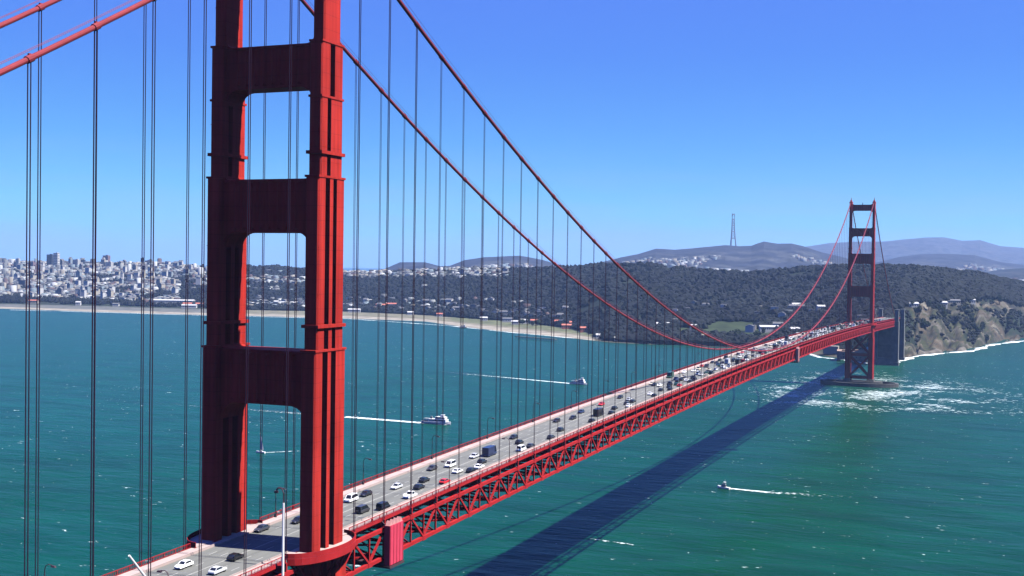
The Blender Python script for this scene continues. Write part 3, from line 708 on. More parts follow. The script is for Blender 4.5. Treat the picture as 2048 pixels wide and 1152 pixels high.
ridge_mesh('hill', [(1500, 520), (1600, 495), (1660, 486), (1720, 483), (1770, 483), (1800, 480), (1850, 476), (1890, 476), (1925, 482), (1960, 480), (2000, 492), (2060, 497), (2200, 505), (2400, 530)], 15500, 0, (.03, .034, .04), 41, 20, 4000)
# ------------------------------------------------------------------ forest canopy
def ico():
    t = (1+5**.5)/2; v = np.array([(-1, t, 0), (1, t, 0), (-1, -t, 0), (1, -t, 0), (0, -1, t), (0, 1, t), (0, -1, -t), (0, 1, -t), (t, 0, -1), (t, 0, 1), (-t, 0, -1), (-t, 0, 1)], float); v /= np.linalg.norm(v[0])
    f = [(0, 11, 5), (0, 5, 1), (0, 1, 7), (0, 7, 10), (0, 10, 11), (1, 5, 9), (5, 11, 4), (11, 10, 2), (10, 7, 6), (7, 1, 8), (3, 9, 4), (3, 4, 2), (3, 2, 6), (3, 6, 8), (3, 8, 9), (4, 9, 5), (2, 4, 11), (6, 2, 10), (8, 6, 7), (9, 8, 1)]
    return v, np.array(f)
IV, IF = ico()
def blobs(name, P, R, H, matl, seed=0):
    g = np.random.default_rng(seed); n = len(P); V = IV[None]*g.uniform(.65, 1.3, (n, 12, 1)); V = V*np.stack([R, R, H], -1)[:, None, :]+P[:, None, :]; V[..., 2] += H[:, None]*.5
    Fq = IF[None]+(np.arange(n)*12)[:, None, None]; return np_mesh(name, V.reshape(-1, 3), Fq.reshape(-1, 3), matl, smooth=False)
def sample(n, x0, x1, t0, t1, g): return terr_points(g.uniform(x0, x1, n), g.uniform(t0, t1, n))
g = np.random.default_rng(3)
Ps = []
def keep(n, x0, x1, t0, t1, fn=None):
    X = g.uniform(x0, x1, n); T = g.uniform(t0, t1, n); p, bl, rd = terr_points(X, T)
    k = np.ones(n, bool) if fn is None else fn(X, T, p); Ps.append(p[k])
field = lambda X, T, p: ~((X > 1350) & (X < 1550) & (T > 2.3) & (T < 3.7) & (vnoise(p[:, 0], p[:, 1], 70., 61) < .22)) & (vnoise(p[:, 0], p[:, 1], 120., 4) > -.45)
keep(15000, 480, 1780, 2.35, 6.15, field); keep(1500, 480, 1180, 2.0, 2.4, field); keep(700, 1190, 1560, 1.5, 2.6, lambda X, T, p: vnoise(p[:, 0], p[:, 1], 60., 4) > -.1)
keep(6500, 1760, 2300, 5.0, 6.15); keep(1800, -200, 480, 2.2, 3.05, lambda X, T, p: vnoise(p[:, 0], p[:, 1], 120., 4) > -.25)
keep(1500, -200, 480, 3.0, 6.1, lambda X, T, p: vnoise(p[:, 0], p[:, 1], 90., 8) > .12); keep(2600, -200, 480, 3.0, 6.1); keep(500, 360, 480, 3.0, 4.8)
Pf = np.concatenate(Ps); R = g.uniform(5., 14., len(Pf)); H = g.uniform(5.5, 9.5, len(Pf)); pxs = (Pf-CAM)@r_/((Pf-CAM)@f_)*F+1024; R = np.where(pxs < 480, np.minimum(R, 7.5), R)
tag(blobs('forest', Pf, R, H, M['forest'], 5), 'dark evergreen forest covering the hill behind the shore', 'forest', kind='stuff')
Ps.clear(); keep(1500, 1795, 2100, 3.1, 5.1, lambda X, T, p: (vnoise(X, T*40, 36., 21) < -.17) | (vnoise(X+T*30, T*22, 20., 22, 5) < -.24))
Pf = np.concatenate(Ps); R = g.uniform(2.5, 6., len(Pf)); tag(blobs('scrub', Pf, R, R*.7, M['forest'], 6), 'dark scrub growing in the gullies of the bluff', 'scrub', kind='stuff')
# individual trees along the bluff top and shore
def tree_proto(seed, h, r):
    gg = random.Random(seed); o = empty('tree', (0, 0, 0)); m = MB(); m.tube([(0, 0, -1), (.1, .05, h*.35), (0, .1, h*.75)], [h*.035, h*.025, h*.01], 6)
    for k in range(5):
        a = gg.uniform(0, 6.3); z = h*gg.uniform(.3, .6); m.tube([(0, 0, z), (math.cos(a)*r*.6, math.sin(a)*r*.6, z+h*.18)], [h*.015, h*.006], 4)
    m.build('trunk', M['bark'], o)
    q = np.random.default_rng(seed); n = 260; d = q.normal(size=(n, 3)); d /= np.linalg.norm(d, axis=1)[:, None]; rad = q.uniform(.35, 1, n)**.5
    P = d*rad[:, None]*np.array([r, r, h*.36])*(1+.25*np.sin(3*np.arctan2(d[:, 1], d[:, 0]))[:, None]); P[:, 2] += h*.62
    c = blobs('crown', P, q.uniform(.09, .19, n)*r*1.3, q.uniform(.08, .15, n)*r*1.3, M['leaf'], seed); c.parent = o
    return o
tps = [tree_proto(1, 15, 5), tree_proto(2, 11, 6.5), tree_proto(3, 18, 4.2)]; used = [False]*3
spots = [(1822, 4.75), (1830, 4.5), (1841, 4.3), (1848, 4.0), (1853, 3.75), (1858, 4.6), (1874, 4.4), (1881, 4.55), (1890, 4.3), (1926, 4.45), (1932, 4.2), (1941, 4.0), (1948, 3.7), (1957, 3.4), (1965, 3.1), (1972, 2.8), (1990, 4.9), (2001, 4.6), (2012, 4.2), (2020, 3.6), (2030, 3.2), (2036, 4.3),
         (1520, 2.6), (1532, 2.8), (1470, 2.3), (1449, 2.35), (1400, 2.4), (1385, 2.7), (1051, 1.75), (1062, 1.8), (1072, 1.7), (1080, 1.85)]
for i, (X, T) in enumerate(spots):
    p, _, _ = terr_points(np.array([float(X)]), np.array([T])); k = i % 3; o = tps[k] if not used[k] else copy_tree(tps[k]); used[k] = True
    s = .8+.5*((i*37) % 10)/10; o.location = p[0]; o.scale = (s, s, s); o.rotation_euler = (0, 0, i*1.3)
    where = 'on the slope of the grey green bluff at the right' if X > 1790 else ('beside the green field behind the shore' if X > 1300 else 'among the pale shore buildings behind the beach')
    tag(o, 'dark green bushy tree standing '+where, 'tree', 'trees '+where)
# ------------------------------------------------------------------ city
def house_np(P, W_, D_, H_, rot, hip):
    """numpy batch of gabled/flat boxes: 10 verts each"""
    n = len(P); base = np.array([(-1, -1, 0), (1, -1, 0), (1, 1, 0), (-1, 1, 0), (-1, -1, 1), (1, -1, 1), (1, 1, 1), (-1, 1, 1), (0, -1, 1), (0, 1, 1)], float)
    V = np.repeat(base[None], n, 0); V[:, :, 0] *= W_[:, None]/2; V[:, :, 1] *= D_[:, None]/2; V[:, :, 2] *= H_[:, None]; V[:, 8:, 2] += hip[:, None]; V[:, :4, 2] -= 6
    c, s = np.cos(rot)[:, None], np.sin(rot)[:, None]; x = V[..., 0]*c-V[..., 1]*s; y = V[..., 0]*s+V[..., 1]*c; V = np.stack([x, y, V[..., 2]], -1)+P[:, None]
    F_ = [(0, 1, 5, 4), (2, 3, 7, 6), (1, 2, 6, 5), (3, 0, 4, 7), (4, 5, 8, 8), (6, 7, 9, 9), (5, 6, 9, 8), (7, 4, 8, 9)]
    return V, F_
def batch_houses(name, P, W_, D_, H_, rot, hip, matl):
    V, F_ = house_np(P, W_, D_, H_, rot, hip); n = len(P); Fq = (np.array(F_)[None]+(np.arange(n)*10)[:, None, None]).reshape(-1, 4)
    tri = Fq[:, 2] == Fq[:, 3]; me = bpy.data.meshes.new(name); q = Fq[~tri]; t = Fq[tri][:, :3]
    me.vertices.add(n*10); me.vertices.foreach_set('co', V.astype(np.float32).ravel()); loops = np.concatenate([q.ravel(), t.ravel()]); me.loops.add(len(loops)); me.loops.foreach_set('vertex_index', loops.astype(np.int32))
    me.polygons.add(len(q)+len(t)); me.polygons.foreach_set('loop_start', np.concatenate([np.arange(len(q))*4, len(q)*4+np.arange(len(t))*3]).astype(np.int32)); me.materials.append(matl); me.update(); me.validate()
    o = bpy.data.objects.new(name, me); C.objects.link(o); return o
g = np.random.default_rng(17)
HP = []; HT = []
def houses(n, x0, x1, t0, t1, fn=None, big=1.):
    X = g.uniform(x0, x1, n); T = g.uniform(t0, t1, n); p, _, _ = terr_points(X, T); k = np.ones(n, bool) if fn is None else fn(X, T, p)
    for a in p[k]: HP.append((a, big))
houses(8200, -250, 480, 3.0, 6.1, lambda X, T, p: (vnoise(p[:, 0], p[:, 1], 110., 8) < .16) & ~((X > 360) & (T < 4.7)))
houses(420, 380, 620, 4.0, 5.6, lambda X, T, p: vnoise(p[:, 0], p[:, 1], 110., 12) > .05)
houses(520, 680, 1010, 5.3, 6.15); houses(60, 480, 700, 2.2, 3.2, lambda X, T, p: vnoise(p[:, 0], p[:, 1], 60., 12) > .1)
houses(60, 700, 1120, 2.4, 4.6, lambda X, T, p: vnoise(p[:, 0], p[:, 1], 90., 15) > .2, .9)
houses(110, 690, 1130, 2.25, 3.6); houses(90, 1320, 1770, 2.9, 4.4, lambda X, T, p: vnoise(p[:, 0], p[:, 1], 80., 15) > 0.); houses(60, 480, 620, 2.2, 3.4)
HPa = np.array([a for a, b in HP]); n = len(HPa); rot0 = g.choice([.15, .15+PI/2], n)+g.normal(0, .06, n)
Wd = g.uniform(8, 17, n); Dd = g.uniform(10, 20, n); Hd = g.uniform(7, 14, n); pxh = (HPa-CAM)@r_/((HPa-CAM)@f_)*F+1024; tall = (g.random(n) < .05) & (pxh < 430); Hd[tall] = g.uniform(20, 34, tall.sum()); hip = np.where(g.random(n) < .5, .3, g.uniform(2, 4, n))
size = []
for i in range(n):
    a, b, d = proj(HPa[i]); size.append(Hd[i]*Wd[i]/d**2 if 31 < a < 2048 and not (400 < a < 490) and not (600 < a < 690) else 0)
order = np.argsort(-np.array(size)); ind = order[:240]; rst = order[240:]
tag(batch_houses('houses', HPa[rst], Wd[rst], Dd[rst], Hd[rst], rot0[rst], hip[rst], M['houses']), 'dense pale houses and blocks covering the city hillside', 'houses', kind='stuff')
HC = {'white': (.34, .34, .34), 'cream': (.26, .24, .20), 'grey': (.11, .11, .12), 'pale blue': (.16, .19, .21)}
for k, c in HC.items(): M['h_'+k] = mat('wall_'+k.replace(' ', '_'), c, .9, var=.06, scale=.2)
M['roof'] = mat('roof_felt', (.09, .09, .095), .95)
hp = {}
for j, i in enumerate(ind):
    key = (['white', 'white', 'cream', 'grey', 'pale blue'][j % 5], 'flat' if j % 2 else 'gabled')
    if key not in hp:
        m = MB(); hgt = 2.5 if key[1] == 'gabled' else .3
        m.add([(-.5, -.5, -.6), (.5, -.5, -.6), (.5, .5, -.6), (-.5, .5, -.6), (-.5, -.5, 1), (.5, -.5, 1), (.5, .5, 1), (-.5, .5, 1), (0, -.5, 1+hgt/10), (0, .5, 1+hgt/10)],
              [(0, 1, 5, 4), (2, 3, 7, 6), (1, 2, 6, 5), (3, 0, 4, 7), (4, 5, 8), (6, 7, 9)]); m.add([(-.54, -.53, .99), (.54, -.53, .99), (.54, .53, .99), (-.54, .53, .99), (0, -.53, 1.02+hgt/10), (0, .53, 1.02+hgt/10)], [(0, 4, 5, 3), (4, 1, 2, 5), (0, 3, 2, 1)], 1)
        o = m.build('house', [M['h_'+key[0]], M['roof']]); hp[key] = o
    else: o = hp[key].copy(); C.objects.link(o)
    o.location = HPa[i]; o.rotation_euler = (0, 0, rot0[i]); o.scale = (Wd[i], Dd[i], Hd[i])
    a = proj(HPa[i])[0]; zone = 'on the city hillside left of the near tower' if a < 410 else ('on the wooded hill seen between the near tower legs' if a < 620 else 'on the wooded hill right of the near tower')
    tag(o, f"small {key[0]} {key[1]}-roofed house {zone}", 'house', 'small houses '+zone)
# distant suburb on the hills
SP = np.concatenate(SUB); SP = SP+g.normal(0, 14, SP.shape)*np.array([1, 1, 0]); q = len(SP)
tag(batch_houses('houses', SP, g.uniform(12, 38, q), g.uniform(12, 26, q), g.uniform(7, 15, q), g.choice([.1, 1.67], q), np.full(q, .5), M['houses']), 'hazy pale suburb spread over the distant hills', 'houses', kind='stuff')
# high-rises on the skyline
def block(px, ptop, pbot, wpx, D, matl, label, name='tower_block', nfl=10, parts=True):
    p = atD(px, pbot, D); w = wpx*D/F; h = (pbot-ptop)*D/F; r = tag(empty(name, p, .2), label, 'building')
    m = MB(); m.box(0, 0, h/2-6, w*.95, w*.8, h+12); m.box(w*.1, 0, h+1.2, w*.35, w*.3, 2.6); m.build('wall', matl, r)
    m = MB()
    for k in range(nfl):
        z = h*(k+.6)/nfl
        for s in (-1, 1): m.box(0, s*w*.4, z, w*.86, .12, h/nfl*.35); m.box(s*w*.475, 0, z, .12, w*.7, h/nfl*.35)
    m.build('windows', M['glass'], r)
M['dk'] = mat('dark_cladding', (.035, .04, .05), .6); M['pk'] = mat('pink_cladding', (.2, .14, .15), .8); M['wt'] = mat('pale_cladding', (.42, .42, .41), .8)
for a in [(101, 509, 534, 12, 5100, 'dk', 'dark slab tower block on the skyline beside a taller white one'), (113, 506, 538, 10, 5000, 'wt', 'white slab tower block standing highest at the left of the skyline'),
          (153, 519, 536, 12, 5100, 'wt', 'short white tower block between the two tallest pairs on the skyline'), (166, 520, 534, 8, 5200, 'dk', 'small dark tower block right of the short white one on the skyline'),
          (213, 511, 536, 12, 5200, 'pk', 'reddish tower block with a white block in front of it'), (219, 524, 546, 12, 4900, 'wt', 'white tower block in front of the reddish one'),
          (231, 526, 542, 12, 5000, 'dk', 'dark low tower block right of the white one in front'), (285, 516, 540, 6, 5100, 'dk', 'slim dark tower block left of a pale pink one on the skyline'),
          (296, 521, 536, 10, 5200, 'pk', 'pale pink tower block on the skyline near the near tower'), (36, 517, 538, 7, 5000, 'wt', 'white tower block at the left edge of the skyline'),
          (64, 524, 540, 12, 4900, 'pk', 'broad pinkish block on the skyline left of the tall white slab'), (380, 530, 545, 9, 4600, 'wt', 'white block on the skyline just left of the near tower'), (1912, 538, 548, 6, 6500, 'wt', 'white domed block low on the hill right of the far tower')]:
    block(a[0], a[1], a[2], a[3], a[4], M[a[5]], a[6])
# long low buildings near the shore
def shed(X, T, w, d, h, rot, wall, roofm, label, cat='building', gable=3.):
    p, _, _ = terr_points(np.array([float(X)]), np.array([T])); r = tag(empty('building', p[0], rot), label, cat)
    m = MB(); m.box(0, 0, h/2-3, w, d, h+6); m.build('wall', wall, r)
    m = MB(); m.prism([(-d/2-.6, h), (d/2+.6, h), (0, h+gable)], -w/2-.6, w/2+.6, 'x'); m.build('roof', roofm, r)
    m = MB(); k = int(w/4)
    for i in range(k):
        for s in (-1, 1): m.box(-w/2+(i+.5)*w/k, s*(d/2+.02), h*.55, 1.6, .1, h*.35)
    m.build('windows', M['glass'], r)
wt, cr_, te = M['h_white'], M['h_cream'], M['terra']
rb = -YAW
for a in [(352, 2.75, 120, 26, 12, rb, wt, wt, 'very long low building with broad white roof behind the beach left of near tower'), (385, 2.35, 60, 16, 9, rb, cr_, te, 'red roofed building in front of the long white roofed one'), (378, 2.1, 42, 12, 8, rb, wt, wt, 'white shed in front of the red roofed building by the beach'),
          (150, 2.05, 14, 10, 9, rb, wt, wt, 'small white hut on the grey shore at the left'), (238, 2.05, 18, 10, 7, rb, wt, M['roof'], 'low white hut behind the beach below the skyline towers'), (75, 2.2, 26, 12, 9, rb, cr_, te, 'pinkish building at the shore near the left edge'),
          (505, 2.6, 20, 12, 9, rb, wt, wt, 'left white house behind the beach seen between the tower legs'), (517, 2.5, 14, 12, 8, rb, wt, te, 'second white house behind the beach seen between the tower legs'), (555, 2.6, 12, 12, 15, rb, wt, wt, 'tall white gabled house seen between the tower legs'),
          (590, 2.9, 36, 14, 8, rb, wt, wt, 'long white building at the right side of the gap between the tower legs'), (702, 2.75, 40, 14, 8, rb, wt, wt, 'long white building just right of the near tower'), (783, 2.95, 30, 14, 10, rb, wt, te, 'white building with a red wing on the wooded shore'),
          (768, 2.75, 34, 14, 10, rb, te, te, 'dark red building beside the white one on the wooded shore'), (714, 1.9, 34, 12, 8, rb, wt, wt, 'long white shed on the beach right of the near tower'), (815, 1.9, 16, 10, 7, rb, wt, wt, 'white hut on the beach, second from the near tower'),
          (882, 1.9, 15, 10, 7, rb, wt, te, 'white hut on the beach in the middle of the strand'), (971, 1.85, 18, 11, 7, rb, wt, wt, 'white shed towards the right end of the beach'), (1011, 1.9, 24, 12, 8, rb, wt, M['roof'], 'broad white shed at the right end of the beach'),
          (1030, 1.7, 16, 10, 7, rb, wt, wt, 'small white shed in front of the trees on the shore'), (1056, 1.9, 18, 11, 8, rb, wt, wt, 'white shed among the shore trees'), (1075, 1.95, 18, 11, 9, rb, wt, te, 'white shed with a reddish roof right of the shore trees'), (1148, 2.3, 22, 12, 8, rb, wt, te, 'red roofed white house above the right end of the beach'),
          (1115, 2.25, 20, 12, 8, rb, cr_, te, 'red roofed cream house left of the white one above the beach'), (1135, 1.9, 34, 12, 8, rb, te, te, 'long red building on the low ground by the shore'), (1178, 2.0, 30, 12, 8, rb, te, te, 'second long red building by the shore, right of the first'), (1197, 1.5, 12, 8, 6, rb, wt, wt, 'left small white hut on the dark sea wall'),
          (1238, 1.5, 10, 8, 6, rb, wt, wt, 'right small white hut on the dark sea wall'), (1330, 3.15, 26, 12, 8, rb, wt, wt, 'white building at the wood edge left of the green field'), (1382, 3.05, 12, 12, 10, rb, wt, wt, 'small white house above the green field'), (1411, 1.9, 8, 8, 13, rb, cr_, cr_, 'small cream tower by the water under the sagging cables'),
          (1552, 3.25, 62, 14, 8, rb, wt, wt, 'long white building above the green field'), (1608, 3.3, 46, 14, 8, rb, cr_, wt, 'long cream building between the rising cables'), (1590, 4.35, 20, 14, 12, rb, wt, wt, 'white block in the woods left of the far cable'), (1645, 4.4, 22, 14, 12, rb, wt, wt, 'white block in the woods between the rising cables'),
          (1600, 2.9, 14, 12, 9, rb, wt, wt, 'small white house below the long cream building'), (1640, 3.05, 50, 12, 7, rb, cr_, cr_, 'long low tan building beside the far approach'), (1697, 3.5, 26, 14, 9, rb, wt, M['roof'], 'white building behind the far tower at road level'), (1717, 3.6, 20, 12, 9, rb, wt, M['roof'], 'second white building behind the far tower at road level'),
          (1824, 4.72, 18, 12, 8, rb, wt, wt, 'white house at the left end of the bluff top'), (1878, 4.92, 26, 12, 7, rb, wt, wt, 'long white house on the middle of the bluff top'), (1907, 4.9, 28, 12, 7, rb, cr_, M['roof'], 'pale house right of the long white one on the bluff top'), (1941, 4.92, 12, 12, 9, rb, wt, wt, 'small square white house at the right of the bluff top')]:
    shed(*a)
# old brick fort under the arch
P0 = atZ(1700, 716, 3.); r = tag(empty('fort', (-35, 1682, 3), .12), 'old brick fort on the point beneath the bridge arch', 'fort')
m = MB(); out = [(-38, -20), (20, -24), (34, 0), (20, 24), (-38, 20)]
for a, b in zip(out, out[1:]+out[:1]): m.beam((a[0], a[1], 6.5), (b[0], b[1], 6.5), 7, 13)
m.build('wall', M['brick'], r); m = MB()
for a, b in zip(out, out[1:]+out[:1]):
    L_ = math.dist(a, b); nn = int(L_/6); dx, dy = (b[0]-a[0])/L_, (b[1]-a[1])/L_
    for k in range(1, nn):
        for z in (4, 8.5): m.box(a[0]+(b[0]-a[0])*k/nn+dy*3.55, a[1]+(b[1]-a[1])*k/nn-dx*3.55, z, 1.6 if abs(dx) > .5 else .3, .3 if abs(dx) > .5 else 1.6, 1.7)
m.build('opening', M['black'], r); m = MB(); m.box(4, 0, 15.5, 3.2, 3.2, 5); m.box(4, 0, 18.6, 2., 2., 1.6); m.build('light_tower', M['white'], r)
m = MB(); m.box(0, 0, 7, 24, 14, 13); tag(m.build('building', [M['h_cream']], loc=tuple(atZ(1662, 708, 3.))), 'pale blocky building at the water edge left of the far tower', 'building')
# pier on piles near the beach
a, b = atZ(1033, 677), atZ(1112, 683); r = tag(empty('fishing_pier', (a[0], a[1], 0)), 'long dark pier standing in the water off the beach', 'pier'); d = b-a
m = MB(); m.beam((0, 0, 4.2), (d[0], d[1], 4.2), 7, 1.2); m.build('deck', M['wood'], r); m = MB()
for k in range(14):
    for s in (-2.5, 2.5): q = d*(k/13); nn = np.array([-d[1], d[0], 0])/np.linalg.norm(d); m.tube([(q[0]+nn[0]*s, q[1]+nn[1]*s, -3), (q[0]+nn[0]*s, q[1]+nn[1]*s, 3.7)], .4, 6)
m.build('piles', M['wood'], r)
# antenna tower on the far hill
p = atD(1465, 491, 8250); p[2] -= 6; r = tag(empty('antenna_tower', p), 'tall three legged antenna mast on top of the distant hill', 'antenna'); S_ = 1.
H_ = (491-427)*8250/F+6; m = MB()
LEG = lambda k, z: (math.cos(k*2.094+.3)*w_(z), math.sin(k*2.094+.3)*w_(z), z)
def w_(z): t = z/H_; return 24-30*t+14*t*t+(6*(t-.6) if t > .6 else 0)
for k in range(3): m.tube([LEG(k, H_*i/12) for i in range(13)], [4.6-2.2*i/12 for i in range(13)], 6)
m.build('legs', M['tower_pale'], r); m = MB()
for t in (.25, .45, .64, .82, .97):
    for k in range(3): m.beam(LEG(k, H_*t), LEG((k+1) % 3, H_*t), 5., 8.)
for t0, t1 in ((.25, .45), (.45, .64), (.64, .82)):
    for k in range(3): m.beam(LEG(k, H_*t0), LEG((k+1) % 3, H_*t1), 1.8, 1.8)
m.build('cross_trusses', M['tower_pale'], r)
# ------------------------------------------------------------------ boats and wakes
def hull(m, L_, W_, fb, mi=0, n=12):
    secs = []
    for i in range(n+1):
        t = i/n; x = -L_/2+L_*t; w = W_/2*(.82+.18*min(1, t*3) if t < .55 else max(.03, (1-((t-.55)/.45)**2.2))); z = fb*(1+.35*max(0, t-.4)**2*2.5)
        secs.append([(x, -w*.55, -.5), (x, -w*.9, fb*.35), (x, -w, z), (x, w, z), (x, w*.9, fb*.35), (x, w*.55, -.5)])
    loft(m, secs, mi)
def boat(name, X, Y, heading, L_, label, style):
    p = atZ(X, Y); r = tag(empty(name, (p[0], p[1], 0), heading), label, 'boat')
    m = MB(); W_ = L_*.27; hull(m, L_, W_, L_*.055+.7); m.build('hull', M['white'] if style != 'work' else M['hull'], r)
    fb = L_*.055+.7
    if style in ('ferry', 'work'):
        m = MB(); m.box(L_*.06, 0, fb+1.2, L_*.62, W_*.8, 2.4); m.box(L_*.16, 0, fb+3.5, L_*.34, W_*.68, 2.2); m.box(L_*.22, 0, fb+5.5, L_*.12, W_*.5, 1.8, taper=.9); m.build('cabin', M['white'], r)
        m = MB()
        for s in (-1, 1): m.box(L_*.06, s*(W_*.4+.02), fb+1.5, L_*.56, .08, .9); m.box(L_*.16, s*(W_*.34+.02), fb+3.8, L_*.3, .08, .9)
        m.box(L_*.28, 0, fb+5.6, .1, W_*.4, .7); m.build('windows', M['glass'], r)
        m = MB(); m.tube([(L_*.2, 0, fb+6.3), (L_*.19, 0, fb+10)], .12, 6); m.box(-L_*.18, 0, fb+3.3, 1.8, 1.4, 2.4); m.build('mast', M['grey'], r)
        m = MB(); m.box(-L_*.32, 0, fb+.55, L_*.24, W_*.76, .9); m.tube([(-L_*.44, -W_*.3, fb), (-L_*.44, -W_*.3, fb+2.4)], .1, 5); m.box(-L_*.33, 0, fb+2.4, L_*.2, W_*.7, .15); m.build('stern_deck', M['grey'] if style == 'ferry' else M['white'], r)
    elif style == 'motor':
        m = MB(); m.box(-.3, 0, fb+.8, L_*.36, W_*.7, 1.6, taper=.82); m.box(-.4, 0, fb+2.2, L_*.26, W_*.6, .12); m.build('cabin', M['grey'], r)
        m = MB(); m.box(-.2, 0, fb+1., L_*.37, W_*.6, .5); m.build('windows', M['glass'], r)
        m = MB(); m.tube([(-1, 0, fb+2), (-1, 0, fb+4.6)], .07, 5); m.tube([(L_*.3, 0, fb), (L_*.42, 0, fb+1)], .05, 5); m.box(-.8, 0, fb+3.1, 1.6, 1.8, .1); m.build('mast', M['white'], r)
    else:
        m = MB(); m.tube([(.5, 0, fb), (.5, 0, 15)], [.13, .07], 6); m.tube([(.5, 0, fb+1.3), (-3.2, .6, fb+1.4)], .1, 5); m.build('mast', M['white'], r)
        m = MB(); vs = []; n = 8
        for i in range(n+1):
            t = i/n; z = fb+1.6+(14-fb)*t*.93
            for j in range(5): s = j/4; vs.append((.45-(3.5*(1-t)**.8)*s, .6*s*(1-t)+.45*math.sin(PI*s)*(1-t), z))
        fs = [(i*5+j, i*5+j+1, (i+1)*5+j+1, (i+1)*5+j) for i in range(n) for j in range(4)]; m.add(vs, fs); m.add([(x, y-.04, z) for x, y, z in vs], [f[::-1] for f in fs]); m.build('sail', M['white'], r)
        m = MB(); m.box(-.5, 0, fb+.3, 2.6, 1.4, .6, taper=.85); m.build('cabin', M['white'], r)
    return p
def wake(pa, pb, w0, w1, label, s0=.55, s1=.0, seed=0, n=60):
    pa, pb = np.array(pa[:2]), np.array(pb[:2]); d = pb-pa; L_ = np.linalg.norm(d); d /= L_; nn = np.array([-d[1], d[0]]); V = []; A = []
    for i in range(n+1):
        t = i/n; w = w0+(w1-w0)*t; cpt = pa+d*L_*t+nn*math.sin(t*5+seed)*L_*.006
        for j in range(9):
            s = -1+j/4; V.append((*(cpt+nn*s*w/2), .12+.25*(1-abs(s))*(1-t))); a = (s0+(s1-s0)*t)*(1-abs(s)**2*.9) if i else .25
            A.append((a if abs(s) < 1 else -.6,)*3)
    idx = np.arange((n+1)*9).reshape(n+1, 9); Fq = np.stack([idx[:-1, :-1], idx[:-1, 1:], idx[1:, 1:], idx[1:, :-1]], -1).reshape(-1, 4)
    tag(np_mesh('wake', V, Fq, M['foam'], np.array(A)), label, 'wake', kind='stuff')
p1 = boat('ferry', 873, 848, 0., 28, 'white two deck ferry right of the near tower, nearer of the two', 'ferry'); wake((p1[0]+12, p1[1]), atZ(690, 834), 9, 13, 'thick white wake trailing left behind the nearer ferry', .62, .5); wake(atZ(690, 834), atZ(300, 806), 13, 22, 'faint old wake left of the near tower', .30, .08, 2)
p2 = boat('ferry', 1157, 769, -.08, 22, 'small ferry farther off near the middle of the strait', 'ferry'); wake((p2[0]+10, p2[1]), atZ(1030, 757), 8, 9, 'bright wake trailing behind the farther ferry', .62, .45); wake(atZ(1032, 757), atZ(872, 743), 9, 13, 'fading end of the farther ferry wake', .4, .12, 1)
p3 = boat('motorboat', 1447, 977, PI-.3, 9, 'small motorboat right of the bridge shadow, moving left', 'motor'); wake((p3[0]-3, p3[1]+1), atZ(1560, 987), 3.6, 7.5, 'white wake trailing right behind the small motorboat', .7, .35, 1); wake(atZ(1555, 986), atZ(1710, 995), 8, 15, 'broken far end of the motorboat wake', .30, .1, 2)
p4 = boat('sailboat', 521, 906, PI, 8, 'white sailboat seen through the lowest gap of the near tower', 'sail'); wake((p4[0], p4[1]), atZ(600, 902), 2.4, 3.5, 'thin wake behind the sailboat', .5, .25, 3)
p5 = boat('barge', 926, 656, .3, 16, 'small dark workboat close to the beach', 'work')
wake(atZ(1180, 1078), atZ(1280, 1092), 3, 5, 'streak of white foam on the water below the scaffold side', .34, .22, 4)
# surf along the right-hand shore
def surf(pts, w, label, s=.55):
    P = np.array([atZ(a, b)[:2] for a, b in pts]); seg = np.linalg.norm(np.diff(P, axis=0), axis=1); L_ = np.concatenate([[0], np.cumsum(seg)]); t = np.linspace(0, L_[-1], 160)
    Q = np.stack([np.interp(t, L_, P[:, 0]), np.interp(t, L_, P[:, 1])], -1); tn = np.gradient(Q, axis=0); tn /= np.linalg.norm(tn, axis=1)[:, None]; nn = np.stack([-tn[:, 1], tn[:, 0]], -1); V = []; A = []
    for i in range(160):
        ww = w*(.7+.5*math.sin(i*.37)+.3*math.sin(i*.9))
        for j in range(7): q = -1+j/3; V.append((*(Q[i]+nn[i]*q*ww), .2+.5*(1-abs(q)))); A.append((s*(1-abs(q)**3) if abs(q) < 1 else -.6,)*3)
    idx = np.arange(160*7).reshape(160, 7); Fq = np.stack([idx[:-1, :-1], idx[:-1, 1:], idx[1:, 1:], idx[1:, :-1]], -1).reshape(-1, 4)
    tag(np_mesh('surf', V, Fq, M['foam'], np.array(A)), label, 'surf', kind='stuff')
surf([(1745, 729), (1795, 725), (1815, 717), (1837, 712), (1886, 707), (1947, 702), (1983, 690), (2048, 682), (2200, 674)], 11, 'white surf breaking below the bluff at the right')
surf([(1618, 708), (1640, 715), (1680, 719), (1745, 729)], 7, 'white surf round the point beneath the bridge')
surf([(20, 620), (200, 625), (400, 631), (700, 638), (900, 652), (1030, 666), (1150, 677)], 6, 'thin line of surf along the long beach', .45)
# ------------------------------------------------------------------ haze
def box_obj(name, x0, x1, y0, y1, z0, z1, matl):
    m = MB(); m.box((x0+x1)/2, (y0+y1)/2, (z0+z1)/2, x1-x0, y1-y0, z1-z0); return m.build(name, matl)
hm = bpy.data.materials.new('haze_air'); hm.use_nodes = True; nt = hm.node_tree; nt.nodes.clear(); out = N(nt, 'ShaderNodeOutputMaterial'); pv = N(nt, 'ShaderNodeVolumePrincipled')
pv.inputs['Color'].default_value = (.37, .57, 1., 1); pv.inputs['Density'].default_value = 3.2e-5; pv.inputs['Anisotropy'].default_value = .2; nt.links.new(pv.outputs[0], out.inputs['Volume'])
tag(box_obj('haze', -24500, 24500, -6500, 24500, -9.5, 640, hm), 'thin blue haze over the strait and the distant hills', 'haze', kind='stuff')
